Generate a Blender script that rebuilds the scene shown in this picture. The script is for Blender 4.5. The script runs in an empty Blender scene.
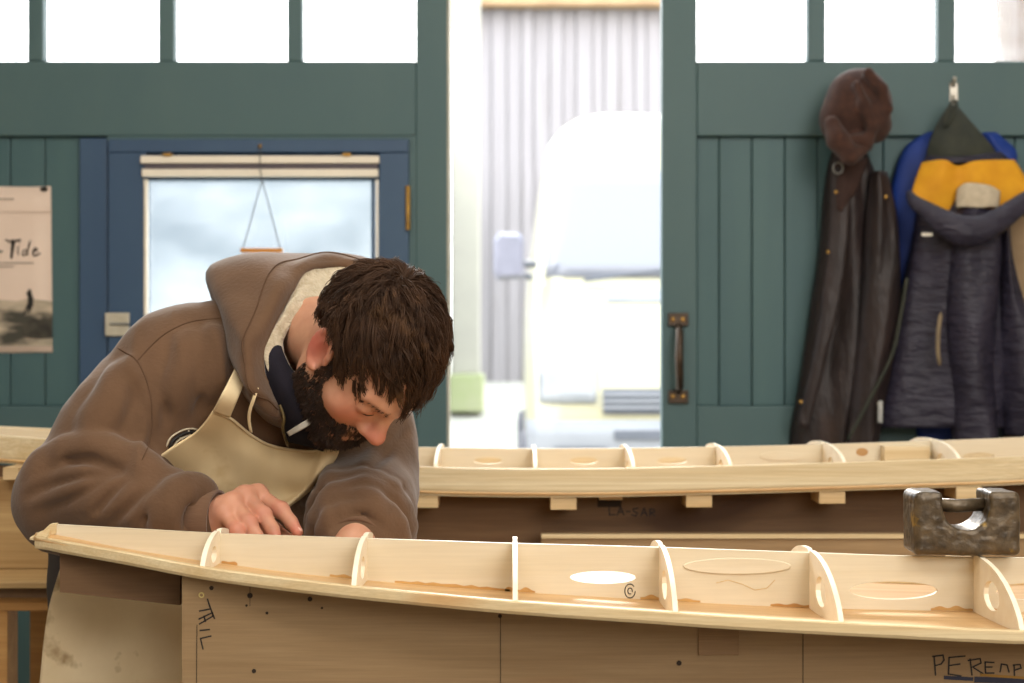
import bpy, bmesh, math, random
import numpy as np
from mathutils import Vector, Matrix

random.seed(7)
rng = np.random.default_rng(7)
COL = bpy.context.scene.collection
F_PX, CX, CY, HC = 1600.0, 512.0, 341.5, 1.2
CAM = np.array([0.0, 0.0, HC])

def P(px, py, Y):
    """world point seen at photo pixel (px,py) standing Y metres away"""
    return np.array([(px - CX) * Y / F_PX, Y, HC - (py - CY) * Y / F_PX])
def XX(px, Y): return (px - CX) * Y / F_PX
def ZZ(py, Y): return HC - (py - CY) * Y / F_PX
def unit(v):
    v = np.asarray(v, float); return v / (np.linalg.norm(v) + 1e-12)
def lerp(a, b, t): return a + (b - a) * t

# ------------------------------------------------------------------ objects
WLOC = {}
def thing(name, label, cat, loc=(0, 0, 0), group=None):
    o = bpy.data.objects.new(name, None); COL.objects.link(o)
    o.empty_display_size = 0.1
    o.location = loc; WLOC[o.name] = np.array(loc, float)
    o['label'] = label; o['category'] = cat
    if group: o['group'] = group
    return o
def struct_root(name, loc=(0, 0, 0)):
    o = bpy.data.objects.new(name, None); COL.objects.link(o)
    o.location = loc; WLOC[o.name] = np.array(loc, float); o['kind'] = 'structure'
    return o
def tag(o, label, cat, group=None):
    o['label'] = label; o['category'] = cat
    if group: o['group'] = group
    return o
def obj(name, mb, mat, parent=None, smooth=False, bevel=0, bseg=2, solid=0, subsurf=0, origin=None, kind=None, label=None, angle=None):
    """link a mesh object; mb holds world coordinates"""
    if isinstance(mb, tuple): V, Fc = mb
    else: V, Fc = mb.v, mb.f
    V = np.asarray(V, float).reshape(-1, 3)
    base = WLOC[parent.name] if parent is not None else (np.zeros(3) if origin is None else np.asarray(origin, float))
    me = bpy.data.meshes.new(name)
    Vl = V - base
    me.from_pydata(Vl.tolist() if len(V) < 20000 else Vl, [], Fc) if not isinstance(Fc, np.ndarray) else fast_mesh(me, Vl, Fc)
    me.update()
    o = bpy.data.objects.new(name, me); COL.objects.link(o)
    if parent is not None:
        o.parent = parent; WLOC[o.name] = base
    else:
        o.location = base; WLOC[o.name] = base
    if mat is not None:
        for m in (mat if isinstance(mat, (list, tuple)) else [mat]): me.materials.append(m)
    if not isinstance(Fc, np.ndarray):
        bm = bmesh.new(); bm.from_mesh(me)
        bmesh.ops.recalc_face_normals(bm, faces=bm.faces); bm.to_mesh(me); bm.free()
    if smooth: me.polygons.foreach_set('use_smooth', [True] * len(me.polygons))
    if bevel:
        m = o.modifiers.new('Bevel', 'BEVEL'); m.width = bevel; m.segments = bseg; m.limit_method = 'ANGLE'
        m.angle_limit = math.radians(35)
    if solid:
        m = o.modifiers.new('Solid', 'SOLIDIFY'); m.thickness = solid; m.offset = 0
    if subsurf:
        m = o.modifiers.new('Sub', 'SUBSURF'); m.levels = subsurf; m.render_levels = subsurf
    if kind: o['kind'] = kind
    if label: o['label'] = label
    return o
def fast_mesh(me, V, Q):
    n, k = Q.shape
    me.vertices.add(len(V)); me.vertices.foreach_set('co', V.astype(np.float32).ravel())
    me.loops.add(n * k); me.loops.foreach_set('vertex_index', Q.astype(np.int32).ravel())
    me.polygons.add(n)
    me.polygons.foreach_set('loop_start', np.arange(0, n * k, k, dtype=np.int32))
    me.update(calc_edges=True); me.validate()

class MB:
    def __init__(s): s.v = []; s.f = []
    def add(s, V, Fc):
        b = len(s.v); s.v += [tuple(map(float, p)) for p in V]; s.f += [tuple(int(i) + b for i in f) for f in Fc]; return s
    def box(s, lo, hi):
        x0, y0, z0 = lo; x1, y1, z1 = hi
        return s.add([(x0,y0,z0),(x1,y0,z0),(x1,y1,z0),(x0,y1,z0),(x0,y0,z1),(x1,y0,z1),(x1,y1,z1),(x0,y1,z1)],
                     [(0,3,2,1),(4,5,6,7),(0,1,5,4),(1,2,6,5),(2,3,7,6),(3,0,4,7)])
    def obox(s, c, ax, half):
        c = np.asarray(c, float); ax = [unit(a) for a in ax]
        V = [c + sx*half[0]*ax[0] + sy*half[1]*ax[1] + sz*half[2]*ax[2] for sz in (-1,1) for sx, sy in ((-1,-1),(1,-1),(1,1),(-1,1))]
        return s.add(V, [(0,3,2,1),(4,5,6,7),(0,1,5,4),(1,2,6,5),(2,3,7,6),(3,0,4,7)])
    def pixbox(s, x0, y0, x1, y1, Yf, depth, Yscale=None):
        Ys = Yscale or Yf
        return s.box((XX(x0,Ys), Yf, ZZ(y1,Ys)), (XX(x1,Ys), Yf+depth, ZZ(y0,Ys)))
    def loft(s, rings, closed=True, cap=True, loop=False):
        m = len(rings); n = len(rings[0]); V = [p for r in rings for p in r]; Fc = []
        for i in range(m if loop else m-1):
            i2 = (i+1) % m
            for j in range(n if closed else n-1):
                j2 = (j+1) % n
                Fc.append((i*n+j, i*n+j2, i2*n+j2, i2*n+j))
        if cap and closed and not loop:
            Fc.append(tuple(range(n-1,-1,-1))); Fc.append(tuple((m-1)*n+j for j in range(n)))
        return s.add(V, Fc)
    def tube(s, path, rad, n=8, cap=True, flat=None, up=None):
        path = [np.asarray(p, float) for p in path]; m = len(path)
        r = rad if hasattr(rad, '__len__') else [rad]*m
        t0 = unit(path[1]-path[0])
        if up is None: up = np.array([0,0,1.0]) if abs(t0[2]) < .9 else np.array([1.0,0,0])
        rings = []; nrm = unit(np.asarray(up, float) - t0*np.dot(up, t0))
        for i in range(m):
            t = unit(path[min(i+1,m-1)] - path[max(i-1,0)])
            nrm = unit(nrm - t*np.dot(nrm, t)); b = np.cross(t, nrm)
            fl = flat or 1.0
            rings.append([path[i] + r[i]*(math.cos(a)*nrm*fl + math.sin(a)*b) for a in np.linspace(0, 2*math.pi, n, endpoint=False)])
        return s.loft(rings, True, cap)
    def grid(s, G):
        G = np.asarray(G, float); m, n = G.shape[:2]
        Fc = [(i*n+j, i*n+j+1, (i+1)*n+j+1, (i+1)*n+j) for i in range(m-1) for j in range(n-1)]
        return s.add(G.reshape(-1,3), Fc)
    def prism(s, poly, vec):
        poly = [np.asarray(p, float) for p in poly]; n = len(poly); vec = np.asarray(vec, float)
        V = poly + [p + vec for p in poly]
        return s.add(V, [tuple(range(n-1,-1,-1)), tuple(range(n,2*n))] + [(i,(i+1)%n,n+(i+1)%n,n+i) for i in range(n)])
    def holed(s, outer, inner, vec):
        """plate between an outer loop and an inner hole loop of as many points"""
        n = len(outer); vec = np.asarray(vec, float)
        V = list(outer) + list(inner) + [np.asarray(p)+vec for p in outer] + [np.asarray(p)+vec for p in inner]
        Fc = []
        for i in range(n):
            j = (i+1) % n
            Fc += [(i,j,n+j,n+i), (2*n+i,3*n+i,3*n+j,2*n+j), (i,2*n+i,2*n+j,j), (n+i,n+j,3*n+j,3*n+i)]
        return s.add(V, Fc)
    def ball(s, c, r, nu=14, nv=9, ax=None):
        c = np.asarray(c, float); r = np.asarray(r if hasattr(r,'__len__') else (r,r,r), float)
        A = np.eye(3) if ax is None else np.array([unit(a) for a in ax])
        rings = []
        for i in range(nv+1):
            th = math.pi*(i/nv)*.98 + .01*math.pi
            rings.append([c + (np.array([math.sin(th)*math.cos(a), math.sin(th)*math.sin(a), math.cos(th)])*r) @ A for a in np.linspace(0,2*math.pi,nu,endpoint=False)])
        return s.loft(rings)

def spline(pts, n):
    """Catmull-Rom through points -> n samples"""
    p = np.asarray(pts, float); m = len(p)
    out = []
    for t in np.linspace(0, m-1, n):
        i = min(int(t), m-2); u = t - i
        p0 = p[max(i-1,0)]; p1 = p[i]; p2 = p[i+1]; p3 = p[min(i+2,m-1)]
        out.append(.5*((2*p1) + (-p0+p2)*u + (2*p0-5*p1+4*p2-p3)*u*u + (-p0+3*p1-3*p2+p3)*u**3))
    return np.array(out)
def curve1(pairs):
    xs = np.array([a for a, _ in pairs], float); ys = np.array([b for _, b in pairs], float)
    def f(x):
        x = float(x); i = int(np.clip(np.searchsorted(xs, x)-1, 0, len(xs)-2))
        h = xs[i+1]-xs[i]; u = (x-xs[i])/h
        def sl(k):
            if k == 0: return (ys[1]-ys[0])/(xs[1]-xs[0])
            if k == len(xs)-1: return (ys[-1]-ys[-2])/(xs[-1]-xs[-2])
            return (ys[k+1]-ys[k-1])/(xs[k+1]-xs[k-1])
        if u < 0: return ys[0] + (x-xs[0])*sl(0)
        if u > 1: return ys[-1] + (x-xs[-1])*sl(len(xs)-1)
        m0, m1 = sl(i)*h, sl(i+1)*h
        return (2*u**3-3*u*u+1)*ys[i] + (u**3-2*u*u+u)*m0 + (-2*u**3+3*u*u)*ys[i+1] + (u**3-u*u)*m1
    return f
def grid_spline(ctrl, nu, nv):
    C = np.asarray(ctrl, float)
    rows = np.array([spline(r, nv) for r in C])
    return np.stack([spline(rows[:, j], nu) for j in range(nv)], axis=1)
def pixgrid(ctrl, nu, nv):
    G = grid_spline(ctrl, nu, nv)
    return np.array([[P(*p) for p in r] for r in G])

# numpy value noise
_perm = rng.random(4096)
def vnoise(Pn, seed=0):
    Pn = np.asarray(Pn, float); I = np.floor(Pn).astype(np.int64); Fq = Pn - I; Fq = Fq*Fq*(3-2*Fq)
    def h(dx, dy, dz):
        k = (I[...,0]+dx)*73856093 ^ (I[...,1]+dy)*19349663 ^ (I[...,2]+dz)*83492791 ^ (seed*2654435)
        return _perm[k & 4095]
    x, y, z = Fq[...,0], Fq[...,1], Fq[...,2]
    c = [[[h(a,b,d) for d in (0,1)] for b in (0,1)] for a in (0,1)]
    L = lambda a, b, t: a + (b-a)*t
    return L(L(L(c[0][0][0],c[1][0][0],x), L(c[0][1][0],c[1][1][0],x), y), L(L(c[0][0][1],c[1][0][1],x), L(c[0][1][1],c[1][1][1],x), y), z)*2-1

# ------------------------------------------------------------------ materials
def s2l(c):
    return tuple(((v/255)/12.92 if v/255 <= .04045 else ((v/255+.055)/1.055)**2.4) for v in c)
MATS = {}
def nt(name):
    m = bpy.data.materials.new(name); m.use_nodes = True; t = m.node_tree; t.nodes.clear()
    out = t.nodes.new('ShaderNodeOutputMaterial'); b = t.nodes.new('ShaderNodeBsdfPrincipled')
    t.links.new(b.outputs[0], out.inputs[0]); return m, t, b
def nd(t, typ, **kw):
    n = t.nodes.new(typ)
    for k, v in kw.items():
        if k.startswith('i_'): n.inputs[k[2:].replace('_', ' ')].default_value = v
        else: setattr(n, k, v)
    return n
def mixc(t, fac, a, b, blend='MIX'):
    m = t.nodes.new('ShaderNodeMix'); m.data_type = 'RGBA'; m.blend_type = blend
    for sock, val in ((m.inputs[0], fac), (m.inputs[6], a), (m.inputs[7], b)):
        if hasattr(val, 'is_linked') or hasattr(val, 'node'): t.links.new(val, sock)
        elif sock == m.inputs[0]: sock.default_value = val
        else: sock.default_value = (*val, 1)
    return m.outputs[2]
def noise(t, scale, stretch=(1,1,1), detail=5, rough=.55, lo=.3, hi=.7, dist=0.0, off=(0,0,0)):
    tc = nd(t, 'ShaderNodeTexCoord'); mp = nd(t, 'ShaderNodeMapping'); mp.inputs['Scale'].default_value = stretch
    mp.inputs['Location'].default_value = off
    t.links.new(tc.outputs['Object'], mp.inputs[0])
    n = nd(t, 'ShaderNodeTexNoise'); n.inputs['Scale'].default_value = scale; n.inputs['Detail'].default_value = detail
    n.inputs['Roughness'].default_value = rough; n.inputs['Distortion'].default_value = dist
    t.links.new(mp.outputs[0], n.inputs['Vector'])
    r = nd(t, 'ShaderNodeMapRange'); r.inputs[1].default_value = lo; r.inputs[2].default_value = hi
    t.links.new(n.outputs[0], r.inputs[0]); return r.outputs[0]
def bump(t, b, h, strength=.3, dist=.002):
    n = nd(t, 'ShaderNodeBump'); n.inputs['Strength'].default_value = strength; n.inputs['Distance'].default_value = dist
    t.links.new(h, n.inputs['Height']); t.links.new(n.outputs[0], b.inputs['Normal']); return n
def pm(name, c1, c2=None, rough=.6, scale=8, stretch=(1,1,1), metal=0, bs=0.0, bscale=120, bdist=.001, bstretch=(1,1,1), sheen=0, spec=.4, c3=None, s3=3, lo3=.6, hi3=.75, coat=0, detail=5):
    m, t, b = nt(name)
    c1 = s2l(c1); c2 = s2l(c2) if c2 else c1
    base = mixc(t, noise(t, scale, stretch, detail), c1, c2)
    if c3: base = mixc(t, noise(t, s3, stretch, 4, lo=lo3, hi=hi3, off=(3,7,1)), base, s2l(c3))
    t.links.new(base, b.inputs['Base Color'])
    b.inputs['Roughness'].default_value = rough; b.inputs['Metallic'].default_value = metal
    b.inputs['Specular IOR Level'].default_value = spec
    if sheen: b.inputs['Sheen Weight'].default_value = sheen; b.inputs['Sheen Roughness'].default_value = .5
    if coat: b.inputs['Coat Weight'].default_value = coat
    if bs: bump(t, b, noise(t, bscale, bstretch, 4, lo=0, hi=1), bs, bdist)
    MATS[name] = m; return m
def wood(name, light, dark, grain=(1.2, 26, 26), scale=3.0, rough=.55, knots=None, fine=.35, spec=.3, bs=.15):
    m, t, b = nt(name); l, d = s2l(light), s2l(dark)
    g = noise(t, scale, grain, 6, .6, .3, .72, .6)
    f = noise(t, scale*6, (grain[0]*.7, grain[1]*1.6, grain[2]*1.6), 3, .6, .35, .65, off=(5,1,2))
    c = mixc(t, g, l, d)
    fm = nd(t, 'ShaderNodeMath', operation='MULTIPLY'); t.links.new(f, fm.inputs[0]); fm.inputs[1].default_value = fine
    c = mixc(t, fm.outputs[0], c, tuple(x*.72 for x in d))
    if knots:
        k = noise(t, 2.3, (1, 2.2, 2.2), 3, .5, .66, .74, .3, (9,2,4)); c = mixc(t, k, c, s2l(knots))
    t.links.new(c, b.inputs['Base Color']); b.inputs['Roughness'].default_value = rough; b.inputs['Specular IOR Level'].default_value = spec
    if bs: bump(t, b, f, bs, .0006)
    MATS[name] = m; return m

# ------------------------------------------------------------------ marker strokes
GLY = {'T': [[(0,1),(1,1)],[(.5,1),(.45,0)]], 'A': [[(0,0),(.5,1),(1,0)],[(.2,.4),(.85,.42)]], 'I': [[(.5,1),(.45,0)]],
 'L': [[(.1,1),(.05,0),(.9,.05)]], 'P': [[(.1,0),(.1,1),(.75,.92),(.85,.7),(.6,.5),(.12,.48)]],
 'E': [[(.95,1),(.1,.95),(.05,0),(.95,.05)],[(.08,.5),(.75,.55)]], 'R': [[(.1,0),(.1,1),(.75,.9),(.8,.65),(.12,.5),(.9,0)]],
 'S': [[(.9,.85),(.5,1),(.12,.78),(.5,.52),(.88,.25),(.5,0),(.1,.12)]], '-': [[(.1,.5),(.8,.52)]],
 'n': [[(.1,0),(.12,.6)],[(.12,.45),(.5,.65),(.8,.45),(.85,0)]], 'N': [[(.05,0),(.1,1),(.85,0),(.9,1)]]}
def strokes(mb, strs, origin, ux, uy, nrm, w, thick=.0006, wj=None):
    ux, uy, nrm = (np.asarray(a, float) for a in (ux, uy, nrm)); o = np.asarray(origin, float)
    for st in strs:
        q = [o + ux*a + uy*b for a, b in st]
        for a, b in zip(q[:-1], q[1:]):
            d = unit(b-a); L = np.linalg.norm(b-a)
            mb.obox((a+b)/2 + nrm*thick*.5, [d, np.cross(nrm, d), nrm], [L/2+w*.3, w/2, thick/2])
SKY, SUN, EXPO = 6.5, 5.0, 0.0
FRONT = 115
CEIL_FILL = ((-.9,-.3,34),(1.1,-.3,40),(-.6,1.6,24),(1.2,1.6,26))
# ================================================================== MATERIALS: room
TEAL = pm('teal_paint', (68,94,98), (77,101,102), rough=.5, scale=3, stretch=(1,1,.4), bs=.15, bscale=60, bdist=.001, c3=(90,100,90), s3=2.2, lo3=.66, hi3=.8, spec=.35)
TEAL2 = pm('teal_boards', (64,92,97), (72,100,102), rough=.5, scale=4, stretch=(3,1,.3), bs=.12, bscale=60, bdist=.001, spec=.35)
BLUE = pm('blue_paint', (52,76,105), (60,85,112), rough=.45, scale=4, stretch=(1,1,.5), bs=.12, bscale=70, bdist=.001, c3=(78,82,84), s3=4, lo3=.66, hi3=.8)
PLASTER = pm('plaster', (196,186,168), (208,198,182), rough=.85, scale=2, bs=.1, bscale=40)
CONC = pm('concrete_floor', (128,120,110), (150,142,130), rough=.8, scale=3, bs=.1, bscale=50)
CEIL = pm('ceiling_board', (205,198,185), (215,208,195), rough=.85, scale=2)
WHITEP = pm('white_plastic', (236,228,212), (228,220,204), rough=.4, scale=6)
STEEL = pm('galvanised', (170,170,165), (140,140,138), rough=.35, metal=.9, scale=20)
BRASS = pm('brass', (190,150,80), (150,115,60), rough=.35, metal=.8, scale=30)
IRON = pm('dark_iron', (62,52,44), (84,70,58), rough=.4, metal=.7, scale=40)
def glass_mat(name, tint=(1,1,1), dusty=.12):
    m = bpy.data.materials.new(name); m.use_nodes = True; t = m.node_tree; t.nodes.clear()
    out = nd(t, 'ShaderNodeOutputMaterial'); tr = nd(t, 'ShaderNodeBsdfTransparent'); tr.inputs[0].default_value = (*tint,1)
    tl = nd(t, 'ShaderNodeBsdfTranslucent'); tl.inputs[0].default_value = (.85,.88,.9,1)
    gl = nd(t, 'ShaderNodeBsdfGlossy'); gl.inputs['Roughness'].default_value = .05
    m1 = nd(t, 'ShaderNodeMixShader'); m2 = nd(t, 'ShaderNodeMixShader')
    n = noise(t, 3, (1,1,1.6), 5, lo=.3, hi=.75)
    mul = nd(t, 'ShaderNodeMath', operation='MULTIPLY'); t.links.new(n, mul.inputs[0]); mul.inputs[1].default_value = dusty*2
    t.links.new(mul.outputs[0], m1.inputs[0]); t.links.new(tr.outputs[0], m1.inputs[1]); t.links.new(tl.outputs[0], m1.inputs[2])
    m2.inputs[0].default_value = .04; t.links.new(m1.outputs[0], m2.inputs[1]); t.links.new(gl.outputs[0], m2.inputs[2])
    t.links.new(m2.outputs[0], out.inputs[0]); return m
GLASS = glass_mat('dusty_glass', dusty=.06)
GLASS2 = glass_mat('hazy_glass', (.95,.98,1.0), dusty=.07)

# ================================================================== ROOM SHELL
YD = 4.0
fb_px = 402
W = 3.2
def S(name, mb, mat, **k): return obj(name, mb, mat, kind='structure', **k)
S('floor', MB().box((-W,-3.5,-.1),(W,YD+.05,0)), CONC)
S('ceiling', MB().box((-W-.1,-3.6,3.3),(W+.1,YD+.15,3.4)), CEIL)
S('wall_left', MB().box((-W-.1,-3.5,0),(-W,YD,3.3)), PLASTER)
S('wall_right', MB().box((W,-3.5,0),(W+.1,YD,3.3)), PLASTER)
S('wall_front', MB().box((-W-.1,-3.6,0),(W+.1,-3.5,3.3)), PLASTER)
xl0, xl1, xr0, xr1 = XX(-275,YD), XX(447,YD), XX(662,YD), XX(1233,YD)
S('wall_back', MB().box((-W,YD-.02,0),(xl0,YD+.1,3.3)).box((xr1,YD-.02,0),(W,YD+.1,3.3)).box((xl0,YD-.02,2.62),(xr1,YD+.1,3.3)), PLASTER)

def door_leaf(name, x0, x1, sl, sr, panes, zt=2.62):
    """plank door with a glazed band on top; panes = pixel spans of the glass"""
    d = struct_root(name, ((x0+x1)/2, YD, 0))
    yb = YD+.05
    zg0 = ZZ(61,YD); zg1 = 2.5; zr0 = ZZ(136,YD); zb1 = ZZ(406,YD)
    obj('stile', MB().box((x0,YD,.02),(sl,yb,zt)), TEAL, d, bevel=.003)
    obj('stile', MB().box((sr,YD,.02),(x1,yb,zt)), TEAL, d, bevel=.003)
    obj('top_rail', MB().box((sl,YD,zg1),(sr,yb,zt)), TEAL, d, bevel=.003)
    obj('middle_rail', MB().box((sl,YD,zr0),(sr,yb,zg0)), TEAL, d, bevel=.004)
    obj('bottom_rail', MB().box((sl,YD,.02),(sr,yb,.22)), TEAL, d, bevel=.004)
    obj('lock_rail', MB().box((sl,YD,zb1-.16),(sr,yb,zb1)), TEAL, d, bevel=.004)
    prev = sl
    for a, b in panes:
        xa, xb = XX(a,YD), XX(b,YD)
        if xa - prev > .005:
            obj('glazing_bar', MB().box((prev,YD+.002,zg0),(xa,yb-.004,zg1)), TEAL, d, bevel=.004)
        obj('pane', MB().box((xa-.004,YD+.024,zg0-.004),(xb+.004,YD+.029,zg1+.004)), GLASS, d)
        prev = xb
    if sr - prev > .005: obj('glazing_bar', MB().box((prev,YD+.002,zg0),(sr,yb-.004,zg1)), TEAL, d, bevel=.004)
    return d, zr0, zb1
def boards(d, x0, x1, z0, z1, pitch, start, mat=None):
    x = start
    while x > x0: x -= pitch
    while x < x1 - .002:
        a, b = max(x, x0)+.0012, min(x+pitch, x1)-.0012
        if b - a > .006: obj('plank', MB().box((a,YD+.018,z0),(b,YD+.04,z1)), mat or TEAL2, d, bevel=.0025)
        x += pitch
def backing(d, x0, x1, z0, z1): obj('backing_board', MB().box((x0,YD+.0405,z0),(x1,YD+.049,z1)), TEAL2, d)
# left leaf
dl, zr0, zb1 = door_leaf('door_1', xl0, xl1, xl0+.08, XX(416,YD), [(-234,-120),(-104,27),(43,158),(174,287),(302,415)])
boards(dl, xl0+.08, XX(78,YD), zb1, zr0, .0875, XX(8,YD))
boards(dl, xl0+.08, XX(416,YD), .22, zb1-.16, .0875, XX(8,YD))
obj('edge_strip', MB().box((xl1,YD+.004,.02),(xl1+.006,YD+.05,2.6)), pm('worn_edge',(190,184,170),(150,146,130),scale=9), dl)
backing(dl, xl0+.08, XX(109,YD), zb1, zr0); backing(dl, xl0+.08, XX(416,YD), .22, zb1-.16)
obj('hatch_surround', MB().box((XX(107,YD),YD+.001,ZZ(140.5,YD)),(XX(416,YD),YD+.049,zr0)).box((XX(409.3,YD),YD+.001,zb1),(XX(416,YD),YD+.049,ZZ(140.5,YD))).box((XX(79,YD),YD+.001,zb1),(XX(409.3,YD),YD+.049,ZZ(fb_px,YD))), BLUE if False else TEAL, dl)
# right leaf
dr, _, _ = door_leaf('door_2', xr0, xr1, XX(697,YD), xr1-.08, [(697,808),(826,938),(956,1068),(1086,1183)])
boards(dr, XX(697,YD), xr1-.08, zb1, zr0, .0825, XX(720,YD))
boards(dr, XX(697,YD), xr1-.08, .22, zb1-.16, .0825, XX(720,YD))
backing(dr, XX(697,YD), xr1-.08, zb1, zr0); backing(dr, XX(697,YD), xr1-.08, .22, zb1-.16)
# pull handle of the right leaf
hx = XX(678,YD)
hp = obj('pull_handle', MB().tube([(hx,YD-.012,ZZ(326,YD)),(hx,YD-.045,ZZ(332,YD)),(hx-.002,YD-.05,ZZ(357,YD)),(hx,YD-.045,ZZ(386,YD)),(hx,YD-.012,ZZ(391,YD))],[.008,.0095,.0105,.0095,.008],12), IRON, dr, smooth=True)
for yy in (319.5, 396.5):
    pl = MB().box((XX(668,YD),YD-.012,ZZ(yy+6.5,YD)),(XX(688,YD),YD-.0005,ZZ(yy-6.5,YD)))
    obj('handle_plate', pl, IRON, hp, bevel=.002)
    for xx in (673, 683): obj('screw', MB().ball(P(xx,yy,YD-.0115)*1.0,(.006,.003,.006)), BRASS, hp, smooth=True)

# blue hatch window in the left leaf
wn = struct_root('window_1', (XX(262,YD), YD, ZZ(270,YD)))
fb = 402
obj('casing', MB().pixbox(79,138,107,fb,YD+.002,.045,YD), BLUE, wn, bevel=.003)
obj('frame_top', MB().pixbox(109,139.5,409,153,YD-.012,.05,YD), BLUE, wn, bevel=.003)
obj('frame_stile', MB().pixbox(109,153,147,fb,YD-.01,.05,YD), BLUE, wn, bevel=.003)
obj('frame_stile', MB().pixbox(379,153,409,fb,YD-.01,.05,YD), BLUE, wn, bevel=.003)
obj('frame_bottom', MB().pixbox(147,352,379,fb,YD-.01,.05,YD), BLUE, wn, bevel=.003)
obj('frame_head', MB().pixbox(147,153,379,180,YD+.006,.03,YD), BLUE, wn, bevel=.003)
obj('bead', MB().pixbox(145.5,180,148.5,352,YD-.016,.02,YD), WHITEP, wn)
obj('bead', MB().pixbox(371,180,374.5,352,YD+.004,.02,YD), BLUE, wn)
obj('bead', MB().pixbox(376.5,180,378.5,352,YD-.012,.01,YD), WHITEP, wn)
obj('pane', MB().pixbox(148,179,372,353,YD+.02,.004,YD), GLASS2, wn)
hg = MB()
for k in range(5): hg.tube([P(408,186+k*8.8,YD-.016), P(408,194.4+k*8.8,YD-.016)], .006, 10)
obj('hinge', hg, BRASS, wn)
lt = obj('latch_plate', MB().pixbox(107,313,131,336,YD-.02,.009,YD), pm('tin_plate',(205,200,185),(180,172,150),rough=.4,scale=20,metal=.3), wn, bevel=.002)
obj('latch_bolt', MB().tube([P(110,324,YD-.022),P(129,324,YD-.022)],.004,8), STEEL, lt)

# thin roller blind rolled up over the window
bl = thing('roller_blind', 'white slim blind rolled up above the blue framed window', 'blind', (XX(262,YD),YD-.03,ZZ(167,YD)))
obj('head_rail', MB().pixbox(143,157,380,164.5,YD-.03,.018,YD), WHITEP, bl, bevel=.002)
obj('bottom_rail', MB().pixbox(144,170,379,177.5,YD-.026,.016,YD), WHITEP, bl, bevel=.002)
obj('rolled_cloth', MB().tube([P(145,167,YD-.018),P(378,167,YD-.018)],.009,10), pm('blind_cloth',(80,74,84),(96,88,92),scale=20), bl)
for xx in (170, 348): obj('bracket', MB().pixbox(xx-4,154.5,xx+4,158,YD-.034,.022,YD), BRASS, bl)
# stick hanging on a string in the window
st = thing('hanging_rod', 'small orange wooden rod hanging on a thin string before the window', 'rod', P(261,249,YD-.05))
obj('rod', MB().obox(P(261.5,250.5,YD-.045), [(1,0,0),(0,1,0),(0,0,1)], (.052,.006,.0055)), pm('orange_wood',(214,150,62),(190,122,44),scale=30,stretch=(.3,3,3)), st, bevel=.001)
thr = pm('thread',(84,84,84),rough=.8)
obj('string', MB().tube([P(260,146,YD-.02),P(260,170,YD-.048),P(262,180,YD-.048),P(243,248,YD-.045)],.0014,5), thr, st)
obj('string', MB().tube([P(262,180,YD-.048),P(280,248,YD-.045)],.0014,5), thr, st)
obj('nail', MB().ball(P(260,146,YD-.02),.005,8,6), BRASS, st, smooth=True)

# poster pinned on the planks
yp = YD+.016
po = thing('poster', 'pale poster with brush lettering and a small surfer, pinned on the teal planks', 'poster', (XX(-8,YD),yp,ZZ(270,YD)))
G = []
for i in range(9):
    yy = lerp(186.5,352.5,i/8)
    G.append([P(lerp(-70+.3*i,51+.2*i,j/6), yy+.4*math.sin(j*1.7+i), yp-.001-.0012*math.sin(i*1.3)*math.sin(j*.9)) for j in range(7)])
obj('paper', MB().grid(G), pm('poster_paper',(228,208,192),(220,198,182),rough=.7,scale=5,c3=(196,178,160),s3=3), po, smooth=True, solid=.0006)
G = [[P(lerp(-68,52.3,j/10), lerp(300,346,i/6)+ (1.5*math.sin(j*2.1) if i==0 else 0), yp-.0034) for j in range(11)] for i in range(7)]
obj('sea_print', MB().grid(G), pm('sea_print',(200,182,160),(150,142,124),rough=.7,scale=26,stretch=(.6,1,1.6),c3=(66,64,56),s3=9,lo3=.5,hi3=.62), po)
ink = pm('black_ink',(28,26,24),rough=.7)
INKG = pm('grey_ink',(120,110,100),rough=.7)
rock = [(22,326),(26,321),(34,319),(42,320),(52.4,318),(52.6,338),(40,339),(30,338),(21,336)]
obj('rock_print', MB().prism([P(a,b,yp-.0042) for a,b in rock], (0,.0004,0)), pm('rock_print',(76,72,62),(40,38,34),rough=.7,scale=30), po)
fig = [(29,289),(31,289.5),(31.5,293),(33.5,299),(33,305),(31,310),(29,313),(27.5,312),(28,308),(25,313),(23.8,316),(23,314.5),(25.5,308),(27.5,303),(27.8,297),(26.5,293.5)]
obj('surfer_print', MB().prism([P(a,b,yp-.0046) for a,b in fig], (0,.0004,0)), ink, po)
mb = MB()
def brush(pts, w0, w1):
    q = spline([P(a,b,yp-.0042) for a,b in pts], 10)
    for k in range(9):
        d = unit(q[k+1]-q[k]); w = lerp(w0,w1,k/8); c = (q[k]+q[k+1])/2
        mb.obox(c,[d,np.cross((0,1,0),d),(0,1,0)],[np.linalg.norm(q[k+1]-q[k])*.6,w/2,.0003])
brush([(5.5,239.5),(11,241.5),(20.5,240)],.003,.005)
brush([(13.5,240),(12.5,248),(11.3,258.5)],.010,.005)
brush([(18.5,246),(17.8,251),(18.6,255)],.003,.0025); brush([(19.3,242.3),(19.9,243)],.003,.003)
brush([(26.5,250),(23,251),(22.6,255.5),(26,254.5),(29,246),(30.3,240),(27.5,249),(27.6,255)],.003,.0025)
brush([(33,252),(37.5,249.8),(35,248),(32.8,252.5),(35,255.8),(40,253)],.003,.004)
brush([(-4,252),(2.5,251.5)],.005,.004)
obj('brush_lettering', mb, ink, po)
for (a,b,yy) in ((-40,14,199),(-50,34,263),(-40,14,266.5)):
    mb = MB()
    mb.obox((P(a,yy,yp-.004)+P(b,yy,yp-.004))/2,[(1,0,0),(0,1,0),(0,0,1)],[XX(b,YD)/2-XX(a,YD)/2,.0002,.0012])
    obj('small_print', mb, INKG, po)
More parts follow.
